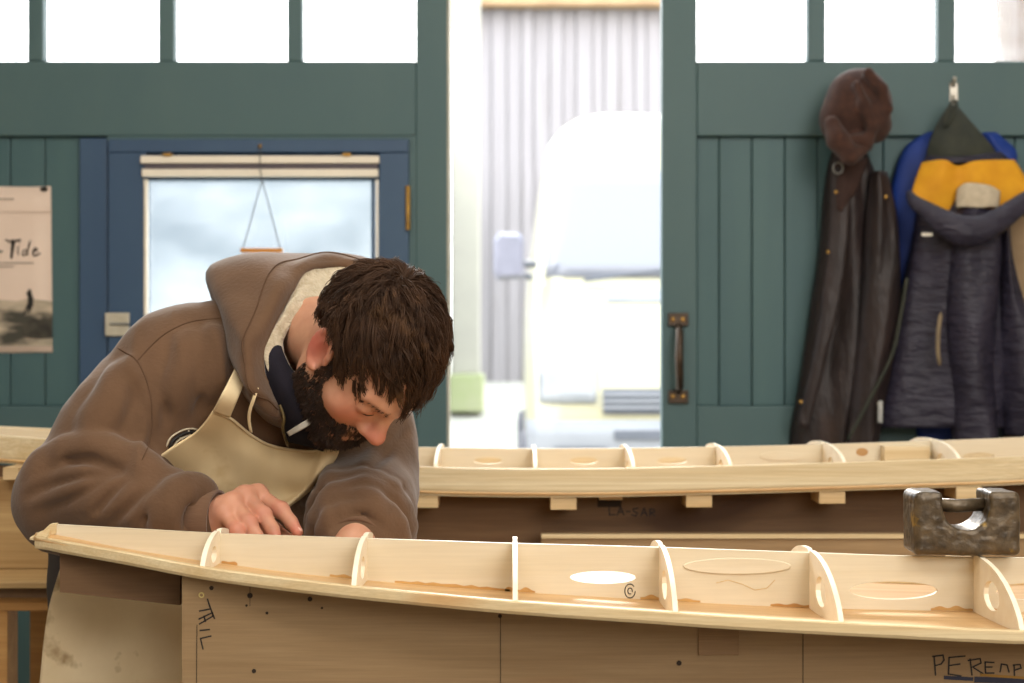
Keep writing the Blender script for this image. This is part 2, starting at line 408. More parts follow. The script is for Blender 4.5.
obj('fold_crease', MB().obox(P(-8,212,yp-.0034),[(1,0,0),(0,1,0),(0,0,1)],[.15,.0004,.0007]), pm('crease',(190,170,152)), po)
for xx in (44,): obj('pin', MB().ball(P(xx,189,yp-.004),(.010,.006,.006),8,6), ink, po)

# ================================================================== OUTSIDE
YARD = pm('pale_yard', (172,170,160), (164,162,152), rough=.9, scale=2, bs=.1, bscale=30)
g = MB()
GX = [(-12,-12)]
g.grid([[(-14,YD+.1,-.01),(16,YD+.1,-.01)],[(-14,12.6,-.01),(16,12.6,-.01)],[(-14,18.4,.77),(16,18.4,.77)],[(-14,30,.9),(16,30,.9)]])
S('ground', g, YARD)
tb = thing('timber_building', 'weathered grey timber clad building behind the yard', 'building', (2.5,18.2,.74))
CLAD = pm('weathered_boards', (152,148,150), (140,136,138), rough=.9, scale=2.2, stretch=(6,1,.25), c3=(132,126,124), s3=3, lo3=.58, hi3=.75)
x = -.7; k = 0
ycl = 18.2
cl = MB()
while x < 1.8:
    w = .16 + .03*math.sin(k*2.3); dy = .02*(k % 2)
    cl.box((x,ycl-dy,.74),(x+w-.012,ycl+.05,5.02)); x += w; k += 1
obj('cladding', cl, CLAD, tb)
obj('wall_core', MB().box((-.7,ycl+.05,.74),(1.9,ycl+3,5.0)), CLAD, tb)
obj('eaves_beam', MB().box((-.75,ycl-.25,4.98),(1.95,ycl+3,5.25)), pm('tan_beam',(168,140,104),(140,112,80),scale=3), tb)
pil = thing('gate_pillar', 'pale square pillar with mossy green base standing in the yard', 'pillar', (XX(467,16),16.1,.5))
obj('shaft', MB().pixbox(451,-30,480,375,16,.3,16), pm('pale_render',(166,164,152),(158,156,146),scale=3), pil, bevel=.02)
obj('base', MB().pixbox(449,374,484,412,15.95,.42,16), pm('mossy_base',(152,162,118),(162,166,132),scale=4), pil, bevel=.02)
nb = thing('brick_building', 'brown brick building corner beyond the far right upper pane', 'building', (5,10,0))
obj('brick_wall', MB().box((XX(994,10.5),10,0),(6,10.5,5.2)), pm('brown_brick',(84,62,46),(70,52,40),scale=6), nb)
obj('roof', MB().box((XX(994,10.5)-.1,9.9,5.2),(6.1,10.6,5.4)), pm('slate',(90,90,92),scale=4), nb)

pw = thing('dimming_wall', 'long pale wall added across the yard to dim the sky behind the blue framed window', 'building', (-5,14.2,0))  # added wall that tones down the bright sky seen through the hatch
obj('dimming_slab', MB().box((-10,14,-.05),(-1.0,17,3.1)), pm('pale_wall',(110,117,122),(105,112,118),rough=.9,scale=1.2,c3=(114,121,126),s3=.6), pw)
obj('slab_edge', MB().box((-10.1,13.85,3.1),(-.9,17.1,3.22)), MATS['pale_wall'], pw)
# ---- van
VC = XX(699,8.9)
van = thing('van', 'cream yellow van parked in the yard, seen through the open doorway', 'van', (VC,10.8,0))
VB = pm('van_paint', (158,153,124), (156,150,120), rough=.3, scale=2, coat=.6)
VG = pm('van_bumper', (128,130,134), (120,122,126), rough=.5, scale=5)
VD = pm('van_dark', (84,86,94), (74,78,84), rough=.5, scale=6)
SL = [(.30,9.0,.90),(.42,8.88,.94),(.62,8.85,.95),(.76,8.87,.955),(.95,8.92,.955),(1.15,9.02,.95),(1.38,9.24,.945),(1.54,9.42,.94),(1.75,9.54,.915),(2.0,9.68,.88),(2.26,9.82,.845),(2.36,9.86,.83),(2.46,9.92,.80),(2.57,10.02,.72),(2.64,10.15,.62),(2.675,10.4,.5)]
fy = curve1([(z,y) for z,y,_ in SL]); fw = curve1([(z,w) for z,_,w in SL])
def vring(z, yf, hw, yr=13.4, r=.22, n=7):
    pts = []
    for cx_, cy_, a0 in ((hw-r,yr-.1,0),(-(hw-r),yr-.1,90),(-(hw-r),yf+r*1.25,180),(hw-r,yf+r*1.25,270)):
        ry = .1 if cy_ > 12 else r*1.25
        for i in range(n):
            a = math.radians(a0 + 90*i/(n-1))
            bow = 0.10*(1-(cx_/max(hw-r,.01))**2)
            pts.append((VC + cx_ + r*math.cos(a), cy_ + ry*math.sin(a), z))
    return pts
obj('body', MB().loft([vring(z, y, w, r=min(.24,w*.4)) for z, y, w in SL]), VB, van, smooth=True)
def vpatch(z0, z1, hx0, hx1, off, nz=8, nx=14, side=0):
    """panel following the front of the van between heights and half-width fractions"""
    G = []
    for i in range(nz):
        z = lerp(z0,z1,i/(nz-1)); w = fw(z); r = min(.24,w*.4); row = []
        for j in range(nx):
            x = lerp(hx0,hx1,j/(nx-1))*w; d = max(0, abs(x)-(w-r))/r
            row.append((VC+x, fy(z) + r*1.25*(1-math.sqrt(max(0,1-min(d,1)**2))) - off, z))
        G.append(row)
    return MB().grid(G)
m, t, b = nt('windscreen'); b.inputs['Base Color'].default_value = (*s2l((112,114,122)),1); b.inputs['Roughness'].default_value = .12; b.inputs['Specular IOR Level'].default_value = .6
WSM = m
ws = obj('windscreen', vpatch(1.58,2.24,-.9,.9,.012), WSM, van, smooth=True, solid=.01)
obj('wiper', MB().tube([(VC-.62,9.38,1.56),(VC-.3,9.36,1.6),(VC+.05,9.38,1.64)],.012,6), VD, ws)
obj('bonnet_vent', vpatch(1.43,1.50,-.52,.52,.012,3), VG, van, solid=.01)
gr = obj('grille', vpatch(.80,.935,-.56,.56,.016,3), VD, van, solid=.01)
for zz in (.835,.87,.905): obj('grille_bar', vpatch(zz-.007,zz+.007,-.56,.56,.035,2), VG, gr, solid=.012)
for sgn in (-1,1):
    hl = obj('headlight', vpatch(.86,1.06,sgn*.93,sgn*.6,.012,5,8), pm('lamp_glass',(138,140,142),(124,126,128),rough=.15,scale=8), van, smooth=True, solid=.01)
bp = obj('bumper', vpatch(.32,.76,-.985,.985,.03,6,24), VG, van, smooth=True, solid=.05)
obj('bumper_slot', vpatch(.66,.71,-.5,.5,.06,2), VD, bp, solid=.01)
obj('fog_lamp_recess', vpatch(.52,.62,-.85,-.55,.06,3), VD, bp, solid=.01)
for sgn in (-1,1):
    mx = VC + sgn*1.06
    mr = obj('wing_mirror', MB().loft([[(mx+sgn*a*s_,9.47+dy,1.70+c*s2) for a,c in ((-.09,-.13),(.07,-.14),(.09,-.1),(.09,.1),(.06,.145),(-.07,.14),(-.09,.1))] for s_,s2,dy in ((.8,.85,-.08),(1,1,-.04),(1,1,.02),(.9,.95,.05))]), pm('mirror_shell',(120,120,132),(108,108,120),rough=.5) if sgn<0 else MATS['mirror_shell'], van, bevel=.01)
    obj('mirror_arm', MB().tube([(VC+sgn*.90,9.52,1.66),(mx-sgn*.05,9.47,1.66)],.022,8).tube([(VC+sgn*.92,9.5,1.58),(mx-sgn*.05,9.47,1.6)],.018,8), VD, mr)
    for yw in (9.62, 12.5):
        wh = obj('wheel', MB().loft([[(VC+sgn*(.80+dx), yw+r_*math.cos(a), .335+r_*math.sin(a)) for a in np.linspace(0,2*math.pi,28,endpoint=False)] for dx,r_ in ((-.05,.28),(-.04,.325),(.0,.335),(.15,.335),(.19,.32),(.2,.25),(.17,.2))]), pm('tyre',(84,84,90),(70,70,76),rough=.8) if 'tyre' not in MATS else MATS['tyre'], van, smooth=True)
        obj('hub', MB().ball((VC+sgn*.965,yw,.335),(.03,.19,.19)), VG, wh, smooth=True)

# ================================================================== COATS ON THE RIGHT LEAF
def hang(rows, Yb, nfold, amp, seed, nu=40, nz=46, dep=None):
    """cloth hanging against the door: rows (y, xl, xr, depth)"""
    ys = [r[0] for r in rows]
    fl, fr_, fd = (curve1([(r[0], r[k]) for r in rows]) for k in (1,2,3))
    rings = []
    for i in range(nz):
        y = lerp(ys[0], ys[-1], i/(nz-1)); t = i/(nz-1)
        a, b_, d = fl(y), fr_(y), fd(y); ring = []
        for j in range(nu):
            u = -1 + 2*j/(nu-1)
            prof = (1-abs(u)**2.6)**.5 if abs(u) < 1 else 0
            ph = seed + 1.3*math.sin(t*2.1+seed) + .8*math.sin(t*5+seed*2)
            f = amp*(.35+.65*t)*(math.sin(nfold*math.pi*u*.5+ph) + .5*math.sin(nfold*1.9*u+ph*1.7+t*3)) + amp*.35*math.sin(9*t+u*3+seed)
            Yc = Yb - .006 - d*prof*(1+f*.0) - f*.03*prof
            q = P(lerp(a,b_,j/(nu-1)), y, Yd_ref); q[1] = Yc
            ring.append(q)
        for j in range(nu-2, 0, -1):
            q = P(lerp(a,b_,j/(nu-1)), y, Yd_ref); q[1] = Yb - .003; ring.append(q)
        rings.append(ring)
    return MB().loft(rings)
Yd_ref = 3.92
WAX = pm('waxed_cotton',(48,36,35),(31,25,26),rough=.5,scale=7,stretch=(2,2,.7),bs=.8,bscale=10,bdist=.02,bstretch=(2,1,.6),spec=.4,c3=(66,50,43),s3=4)
NAVY = pm('navy_nylon',(48,44,60),(35,32,47),rough=.5,scale=8,bs=1,bscale=16,bdist=.016,bstretch=(.8,1,2.6),spec=.4,c3=(52,48,60),s3=5)
ROYAL = pm('royal_blue_cloth',(18,54,136),(13,40,104),rough=.6,scale=8,bs=.4,bscale=18,bdist=.006)
YEL = pm('yellow_lining',(226,164,28),(204,138,18),rough=.75,scale=14,bs=.4,bscale=40,bdist=.003)
OLIVE = pm('dark_olive_mesh',(58,60,50),(44,48,42),rough=.8,scale=30)
CREAM = pm('cream_fleece',(198,184,160),(178,164,142),rough=.95,scale=60,bs=.5,bscale=150,bdist=.002)
TWEED = pm('brown_tweed',(70,44,34),(50,31,26),rough=.95,scale=60,bs=.5,bscale=160,bdist=.002,c3=(92,58,44),s3=30,sheen=.1)
# --- brown waxed jacket
bj = thing('jacket', 'dark brown waxed jacket hanging on the teal door under the cap', 'jacket', P(855,300,3.95), group=None)
obj('jacket_body', hang([(140,842,870,.03),(160,834,878,.045),(200,828,892,.055),(250,824,897,.06),(300,816,902,.062),(350,809,900,.062),(400,801,893,.062),(432,795,886,.06),(455,794,884,.06)],YD-.0,5,.55,1.0), WAX, bj, smooth=True)
obj('sleeve', hang([(172,870,888,.03),(220,866,898,.045),(300,860,901,.05),(340,856,898,.05),(380,852,890,.05),(440,846,880,.05),(460,846,878,.045)],YD-.065,2.4,.4,2.2,24), WAX, bj, smooth=True)
obj('front_placket', MB().grid(pixgrid([[(832,168,3.915),(840,168,3.905),(850,172,3.9)],[(830,230,3.91),(838,232,3.9),(848,236,3.895)],[(822,300,3.905),(830,302,3.89),(838,306,3.89)],[(812,360,3.905),(818,362,3.89),(824,364,3.89)],[(797,425,3.905),(803,428,3.895),(808,430,3.895)]],30,6)), WAX, bj, smooth=True, solid=.006)
co = obj('collar', MB().grid(pixgrid([[(836,160,3.925),(846,157,3.905),(858,160,3.9),(868,158,3.915)],[(832,180,3.92),(844,178,3.895),(850,186,3.89),(856,190,3.9)],[(834,205,3.915),(841,212,3.895),(844,206,3.895),(847,200,3.9)]],10,10)), pm('corduroy',(62,42,36),(48,32,28),rough=.9,scale=30), bj, smooth=True, solid=.008)
rg = MB(); rg.tube([P(838,168,3.89)+np.array([.012*math.cos(a),0,.014*math.sin(a)]) for a in np.linspace(0,2*math.pi,15)],.0022,6)
obj('ring_buckle', rg, STEEL, co, smooth=True)
for a,b in ((836,192),(886,197),(828,252),(801,402)): obj('snap_button', MB().ball(P(a,b,3.885),(.005,.003,.005),8,6), BRASS, bj, smooth=True)
obj('zip_pull', MB().obox(P(880,412,3.85),[(1,0,0),(0,1,0),(0,0,1)],(.006,.004,.026)), STEEL, bj, bevel=.001)
obj('storm_cord', MB().tube(spline([P(907,278,3.87),P(900,320,3.86),P(892,355,3.855),P(872,395,3.855),P(848,440,3.86)],16),.0045,6), OLIVE, bj, smooth=True)
# --- royal blue jacket behind the navy one
rj = thing('jacket', 'bright blue jacket hanging behind the navy padded jacket', 'jacket', P(930,220,3.97))
obj('jacket_body', hang([(128,936,975,.02),(140,915,1000,.03),(170,901,1016,.035),(215,896,1008,.035),(260,899,1006,.03),(300,908,1006,.03),(380,920,1006,.03),(450,925,1006,.03)],YD,3,.3,.5), ROYAL, rj, smooth=True)
obj('shoulder_panel', hang([(131,985,1003,.02),(150,990,1022,.03),(180,1000,1020,.02)],YD-.03,2,.3,1.5,18,16), ROYAL, rj, smooth=True)
# --- tan coat at the right edge
tc = thing('coat', 'tan coat hanging at the far right edge behind the navy jacket', 'coat', P(1040,250,3.97))
obj('coat_body', hang([(195,1022,1075,.03),(215,1010,1085,.045),(300,1009,1090,.045),(440,1012,1095,.045)],YD,3,.3,.2), pm('tan_wool',(176,150,118),(156,130,100),rough=.9,scale=20), tc, smooth=True)
obj('coat_collar', hang([(185,1030,1066,.02),(205,1026,1072,.03),(218,1030,1068,.02)],YD-.04,2,.3,.2,16,8), MATS['tan_wool'], tc, smooth=True)
# --- navy padded jacket
nj = thing('jacket', 'navy padded jacket with yellow lined hood hanging from the white hook', 'jacket', P(955,280,3.9))
Yd_ref = 3.88
obj('jacket_body', hang([(196,924,1006,.05),(230,919,1010,.06),(260,914,1013,.065),(300,905,1022,.07),(350,896,1036,.075),(400,886,1046,.075),(428,880,1050,.07)],YD-.055,4,.5,.4), NAVY, nj, smooth=True)
obj('sleeve', hang([(210,955,1000,.05),(250,948,1002,.06),(300,944,998,.065),(350,945,995,.065),(400,950,996,.065),(452,953,1000,.06)],YD-.105,2.5,.5,2.9,26), NAVY, nj, smooth=True)
obj('sleeve', hang([(215,1000,1010,.03),(260,1000,1014,.04),(300,1000,1024,.05),(340,998,1040,.055),(400,1000,1052,.06),(436,1003,1054,.055)],YD-.10,2.5,.5,1.4,26), NAVY, nj, smooth=True)
obj('zip', MB().tube(spline([P(941,312,3.84),P(938.5,330,3.832),P(938,352,3.832),P(940,366,3.84)],10),[.001]+[.005]*8+[.001],6), pm('zip_tape',(150,132,104),(120,104,80),rough=.6), nj, smooth=True)
obj('label_tag', MB().obox(P(927,234.5,3.835),[(1,0,0),(0,1,0),(0,0,1)],(.013,.002,.0035)), WHITEP, nj)
# hood
yo = 3.90
hd = obj('hood_back', MB().grid(pixgrid([
 [(948,108,3.945),(951,106,3.935),(955,106,3.935),(958,108,3.945)],
 [(937,125,3.94),(947,128,3.915),(962,128,3.915),(972,124,3.94)],
 [(929,145,3.935),(945,148,3.90),(968,148,3.90),(988,142,3.935)],
 [(927,157,3.935),(945,158,3.90),(970,157,3.90),(998,155,3.935)]],14,16)), OLIVE, nj, smooth=True, solid=.006)
obj('hood_band', MB().grid(pixgrid([
 [(927,155,3.93),(945,157,3.893),(970,156,3.893),(1000,152,3.93)],
 [(922,166,3.93),(944,163,3.89),(972,163,3.89),(1012,162,3.93)]],6,16)), NAVY, nj, smooth=True, solid=.005)
obj('hood_lining', MB().grid(pixgrid([
 [(922,163,3.925),(944,160,3.886),(958,166,3.895),(976,161,3.886),(1014,160,3.925)],
 [(914,185,3.905),(938,180,3.88),(958,183,3.888),(982,180,3.88),(1028,182,3.905)],
 [(912,196,3.89),(938,199,3.885),(960,206,3.89),(985,203,3.885),(1036,196,3.89)],
 [(916,204,3.885),(940,212,3.89),(962,218,3.895),(985,214,3.89),(1036,204,3.885)]],22,26)), YEL, nj, smooth=True, solid=.005)
lip = [(908,190,3.865,.008),(914,196,3.845,.016),(928,203,3.83,.022),(945,211,3.815,.031),(965,217,3.81,.037),(985,215,3.815,.034),(1004,206,3.825,.028),(1022,194,3.84,.022),(1034,186,3.86,.01)]
lp = spline([P(a,b+r*380,c) for a,b,c,r in lip],30); lr = spline([[r] for *_,r in lip],30)[:,0]
mb = MB(); mb.tube(lp, list(lr), 18, flat=1.0)
V = np.array(mb.v); V[:,1] = 3.82 + (V[:,1]-3.82)*.75; mb.v = [tuple(p) for p in V]
obj('hood_front', mb, NAVY, nj, smooth=True)
obj('fleece_tab', MB().grid(pixgrid([[(958,190,3.872),(966,184,3.862),(980,185,3.858),(990,187,3.862),(999,192,3.872)],[(957,200,3.862),(966,196,3.846),(980,197,3.842),(990,197,3.846),(998,201,3.862)],[(957,208,3.855),(966,207,3.84),(980,208,3.836),(990,207,3.84),(997,208,3.855)]],10,14)), CREAM, nj, smooth=True, solid=.01)
obj('hanging_loop', MB().tube(spline([P(944,128,3.91),P(946,115,3.91),P(951,103,3.925),P(955,101,3.93),P(957,106,3.925),P(952,118,3.91),P(947,126,3.905)],22),.0035,6), OLIVE, nj, smooth=True)
# hook
hk = thing('coat_hook', 'white metal hook screwed to the teal door above the navy jacket', 'hook', P(954,92,YD))
hkm = pm('hook_metal',(206,200,188),(176,170,158),rough=.35,scale=30,metal=.4)
obj('hook_plate', MB().pixbox(949.5,83,957.5,104,YD-.004,.0038,YD), hkm, hk, bevel=.001)
obj('hook_arm', MB().tube(spline([P(953.5,86,YD-.004),P(954,80,YD-.02),P(955,78.5,YD-.03)],8),.005,8).tube(spline([P(953.5,96,YD-.004),P(954,106,YD-.02),P(955,106,YD-.045),P(955.5,100,YD-.055)],10),.005,8), hkm, hk, smooth=True)
# ================================================================== SURFBOARD FRAMES
PLYW = wood('pale_plywood', (222,211,188), (212,198,170), grain=(1,4,14), scale=2.2, rough=.5, fine=.15, bs=.05)
PLYE = pm('ply_edge', (248,238,216), (240,226,200), rough=.6, scale=40)
CEDAR = wood('cedar_strips', (216,182,132), (192,148,98), grain=(.6,22,4), scale=3, rough=.4, fine=.3, knots=None, bs=.05)
PINE = wood('pine_rail', (226,208,170), (208,180,134), grain=(.5,20,20), scale=3, rough=.5, fine=.35, knots=(196,146,90))
PINE2 = wood('pale_rail', (236,222,190), (206,180,134), grain=(.3,30,30), scale=2.8, rough=.5, fine=.5, knots=(206,160,100))
GLUE = pm('glue_stain', (208,170,110), (176,126,68), rough=.35, scale=14)
JIG = wood('jig_plywood', (162,136,102), (144,116,82), grain=(.8,3,10), scale=2.5, rough=.65, fine=.3, knots=(140,108,74))
JIGD = wood('shaded_plywood', (126,98,70), (100,74,52), grain=(.8,3,9), scale=2.2, rough=.7, fine=.3, knots=(76,52,34))  # plywood with shade put into its colour, for parts lying in shadow
BENCH = wood('bench_top', (198,168,120), (168,134,88), grain=(.6,12,20), scale=2.5, rough=.6, knots=(140,104,64))
BEAM = wood('orange_beam', (214,166,106), (188,136,78), grain=(1,12,12), scale=2.5, rough=.6)
BATT = wood('pale_batten', (222,198,156), (196,164,118), grain=(.5,20,20), scale=2.5, rough=.6)
STAIN = pm('dark_spot', (50,38,28), rough=.8)
INK = pm('marker_ink', (34,28,26), rough=.6)

def board(label, Ys, ztop, zbot, zrail, hw, x0, x1, ribs, holes, rail_h, rail_w, rail_mat, thing_loc, n=90, skin_drop=.006, inlay=None, cover=None, sx0=0.0):
    t = thing('surfboard_frame', label, 'surfboard', thing_loc, 'wooden surfboard frames being built')
    xs = np.linspace(x0, x1, n)
    st = .0035
    # centre board (stringer), split at the ribs so each bay can carry an elliptical hole
    mb = MB(); cuts = [x0+sx0] + [r for r in ribs if x0+sx0 < r < x1] + [x1]
    for a, b in zip(cuts[:-1], cuts[1:]):
        m = 24
        bx = np.linspace(a, b, m)
        ev = np.linspace(0,1,9)[1:-1]
        outer = [(x, zbot(x)-.004) for x in bx] + [(b, lerp(zbot(b)-.004,ztop(b),e)) for e in ev] + [(x, ztop(x)) for x in bx[::-1]] + [(a, lerp(ztop(a),zbot(a)-.004,e)) for e in ev]
        h = [q for q in holes if a < q[0] < b]
        if h:
            hx_, hz_, ha, hb = h[0]
            N = len(outer)
            ang = [math.atan2((z-hz_)/((ztop(hx_)-zbot(hx_))*.5), (x-hx_)/((b-a)*.5)) for x, z in outer]
            inner = [(hx_+ha*math.cos(g), hz_+hb*math.sin(g)) for g in ang]
            mb.holed([(x,Ys-st,z) for x,z in outer], [(x,Ys-st,z) for x,z in inner], (0,2*st,0))
        else:
            mb.prism([(x,Ys-st,z) for x,z in outer], (0,2*st,0))
    obj('stringer', mb, PLYW, t)
    # bottom skin
    G = []
    for x in xs:
        w = hw(x); row = []
        for v in np.linspace(-1, 1, 15):
            z = lerp(zbot(x)-.004, zrail(x)-skin_drop, abs(v)**1.7)
            row.append((x, Ys+v*w*.995, z))
        G.append(row)
    obj('bottom_skin', MB().grid(G), CEDAR, t, smooth=True, solid=.005)
    for s in (-1, 1):
        rings = []
        for x in xs:
            w = hw(x); yo_, yi = Ys+s*w, Ys+s*max(w-rail_w, .0005); z = zrail(x); zi = z-.0008
            ring = [(x,yo_,z-.0015),(x,lerp(yo_,yi,.12),z),(x,yi,zi),(x,yi,z-rail_h*.9),(x,lerp(yo_,yi,.2),z-rail_h),(x,yo_,z-rail_h*.75)]
            rings.append(ring)
        obj('rail', MB().loft(rings), rail_mat, t)
    for r in ribs:
        w = hw(r)-rail_w*.55
        if w < .02: continue
        for s in (-1, 1):
            zb, zt, zr = zbot(r)-.003, ztop(r)+.004, zrail(r)
            top = []
            for k in range(29):
                v = k/28
                top.append((.0035+v*(w-.0035), zr + (zt-zr)*(1-v**2.4)**.75))
            top[0] = (.0035, zt-.003)
            bot = [(.0035+v*(w-.0035), lerp(zb, zr-skin_drop, (v*w/hw(r))**1.7)) for v in np.linspace(1,0,22)] + [(.0035, lerp(zb,zt-.003,e)) for e in (.2,.4,.6,.8)]
            outer = top + bot
            cy_, cz = .42*w, (zb+zt)/2-.004; ra, rb = .17*w, .24*(zt-zb)
            inner = []
            for (yy, zz) in outer:
                g = math.atan2((zz-cz)/((zt-zb)*.5), (yy-cy_)/(w*.5)); inner.append((cy_+ra*math.cos(g), cz+rb*math.sin(g)))
            f = lambda q: [(r-.003, Ys+s*yy, zz) for yy, zz in q]
            obj('rib', MB().holed(f(outer), f(inner), (.006,0,0)), PLYE, t)
    return t

# ---- near board -------------------------------------------------------------
YN = 2.05
pxs = lambda pts, Y: curve1([(XX(a,Y), ZZ(b,Y)) for a,b in pts])
zt_n = pxs([(20,523),(52,524),(217,533),(300,536),(420,540),(510,543),(650,546.8),(812,552.5),(900,555.5),(1024,557.5),(1250,556),(1500,546)],YN)
zb_n = pxs([(20,531),(50,532),(120,546),(205,559.5),(300,572),(360,578),(420,583.5),(510,590),(662,599),(720,602.2),(812,606.5),(966,609.5),(1024,610.5),(1250,606),(1500,590)],YN)
hwp = [(25,.001),(45,.012),(60,.03),(117,.065),(205,.105),(300,.138),(420,.163),(510,.177),(660,.19),(820,.196),(1000,.196),(1250,.16),(1420,.09),(1500,.03)]
hw_n = curve1([(XX(a,YN),w) for a,w in hwp])
rp = []
for a, b in [(31,536),(42,536.5),(117,550),(205,566.5),(300,579.5),(360,586.5),(420,592.5),(510,601),(660,611.5),(700,614.5),(838,622.5),(1000,630),(1024,630.5),(1250,622),(1500,600)]:
    w = hw_n(XX(a,YN)); q = P(a,b,YN-w); rp.append((q[0],q[2]))
zr_n = curve1(rp)
rib_px = [218,365,515,661,811,975,1130,1290]
hol = [(603,577,33,6.2),(893,590,44,9),(1035,591,40,9)]
holes = [(XX(a,YN),ZZ(b,YN),c*YN/F_PX,d*YN/F_PX) for a,b,c,d in hol]
nbrd = board('near pale surfboard skeleton with ribs and cedar skin on the front plywood stand', YN, zt_n, zb_n, zr_n, hw_n, XX(36,YN), XX(1490,YN), [XX(a,YN) for a in rib_px], holes, .0155, .014, PINE, (XX(700,YN),YN,.86), sx0=XX(51,YN)-XX(36,YN))
# details on the near board
ang = np.linspace(0,2*math.pi,36,endpoint=False)
obj('inlay_plug', MB().prism([P(737+54*math.cos(a),566+8.2*math.sin(a),YN-.0037) for a in ang],(0,-.0025,0)), PLYW, nbrd, bevel=.001)
nb_ = MB(); nb_.loft([[(x,YN+s*max(.001,hw_n(x)),lerp(ZZ(538,YN),zr_n(x),min(1,q_*2.2))+dz*(.12+.88*q_)) for s,dz in ((-1,-.013),(-1,.0008),(-.35,.010),(.35,.010),(1,.0008),(1,-.013))] for q_,x in zip(np.linspace(0,1,7),np.linspace(XX(30.5,YN),XX(52,YN),7))])
obj('tail_block', nb_, PINE, nbrd)
tb_ = MB().prism([P(a,b,YN-.006) for a,b in ((37,536.5),(50,524),(56,523.5),(56,534),(44,537))],(0,.012,0))
obj('tail_wedge', tb_, PINE, nbrd, bevel=.001)
for (pa,pb,h0) in ((222,238,5),(395,510,4),(330,352,3.5),(505,520,6),(520,535,6),(640,668,6),(668,700,3),(770,820,4),(930,972,6),(985,1010,3)):
    m = 16; lo_, hi_ = [], []
    for k in range(m):
        p_ = lerp(pa,pb,k/(m-1)); x = XX(p_,YN); u = k/(m-1)
        hgt = h0*(math.sin(math.pi*u)**.6)*(.6+.4*math.sin(p_*.35))*YN/F_PX
        lo_.append((x,YN-.0037,zb_n(x)-.001)); hi_.append((x,YN-.0037,zb_n(x)+.001+max(hgt*.6,.0004)))
    obj('glue_smear', MB().prism(lo_+hi_[::-1],(0,-.0004,0)), GLUE, nbrd)
pk = MB()
for rr,ph in ((7,0),(3,1)):
    pk.tube([P(630+rr*.75*math.cos(a),591+rr*math.sin(a),YN-.0039) for a in np.linspace(ph,ph+5.6,16)],.0006,4)
obj('pencil_mark', pk, INK, nbrd)
wv = MB().tube([P(a,b,YN-.0037) for a,b in ((716,583),(728,580),(742,584),(755,590),(767,588),(775,580))],.0005,4)
obj('pencil_line', wv, pm('pencil_grey',(206,176,126)), nbrd)

# ---- near stand ---------------------------------------------------------------
ns = thing('board_stand', 'front plywood stand carrying the near surfboard, marked in black pen', 'stand', (XX(640,1.98),2.05,0))
YF = 1.972
xa, xb = XX(182,YF), 1.15
def skin_z(x, y):
    w = hw_n(x); v = min(1, abs(y-YN)/max(w,.001)); return lerp(zb_n(x)-.004, zr_n(x)-.006, v**1.7) - .0028
def stand_panel(x0, x1, y, zbot_, th, name, mat, under=.0005):
    top = [(x,y,min(skin_z(x,y),skin_z(x,y+th))-under) for x in np.linspace(x0,x1,40)]
    return obj(name, MB().prism([(x0,y,zbot_),(x1,y,zbot_)] + top[::-1], (0,th,0)), mat, ns)
stand_panel(xa, xb, YF, .40, .015, 'front_panel', JIG)
stand_panel(xa, xb, YN+.075, .40, .015, 'back_panel', JIG)
br = MB(); x0_, x1_ = XX(62,YN), XX(182,YN)-.0005
top = [(x,YN-.01,skin_z(x,YN)-.001) for x in np.linspace(x0_,x1_,14)]
br.prism([(x0_,YN-.01,ZZ(591,YN)),(x1_,YN-.01,ZZ(604,YN))]+top[::-1],(0,.02,0))
obj('spine_arm', br, JIGD, ns)
obj('end_panel', MB().box((xa+.001,YF+.016,.42),(xa+.016,YN+.074,ZZ(606,YN))), JIG, ns)
for lx in (xa+.03, xb-.07):
    for ly in (YF+.016, YN+.035): obj('leg', MB().box((lx,ly,0),(lx+.04,ly+.038,.55)), BEAM, ns, bevel=.002)
obj('foot_rail', MB().box((xa+.07,YF+.016,.12),(xb-.07,YF+.05,.19)), BEAM, ns, bevel=.002)
# markings on the front panel
nn = (0,-1,0)
pxm = YF/F_PX
word = MB()
def wr(mb, ch, px_, py_, wx, hy, rot, Y, w=.0022, skew=0):
    """letter with its lower left corner at pixel; wx,hy size in px"""
    c, s_ = math.cos(rot), math.sin(rot); k = Y/F_PX
    strokes(mb, GLY[ch], P(px_,py_,Y-.0002), np.array([c,0,s_])*wx*k, np.array([-s_+skew,0,c])*hy*k, nn, w)
R90 = -math.pi/2
strokes(word, [[(208.5,600),(214,618.5)],[(198,609.5),(211,609)],[(198.5,618),(210,613.5),(212,616),(198,624.5)],[(205,613.5),(206.5,621)],[(200,628.5),(210,628)],[(201,637.5),(212.5,636.5)],[(201,637.5),(203,649)]] if False else [], (0,0,0),(1,0,0),(0,0,1),nn,.002)
def pxstroke(mb, pts, Y, w):
    q = [P(a,b,Y-.0002) for a,b in pts]
    for a, b in zip(q[:-1], q[1:]):
        d = unit(b-a); mb.obox((a+b)/2+np.array(nn)*.0003,[d,np.cross(nn,d),nn],[np.linalg.norm(b-a)/2+w*.3,w/2,.0003])
for st_ in ([(207.5,599),(210,607),(214.5,618.5)],[(199.5,611),(210,609)],[(199,619),(212.5,612.5),(213,616),(199.5,624)],[(204,616),(205.5,621.5)],[(200,630.5),(209.5,629.5)],[(200.5,638.5),(211,636)],[(200.5,638.5),(203,649)]):
    pxstroke(word, st_, YF, .0017)
obj('pen_word', word, INK, ns)
word = MB()
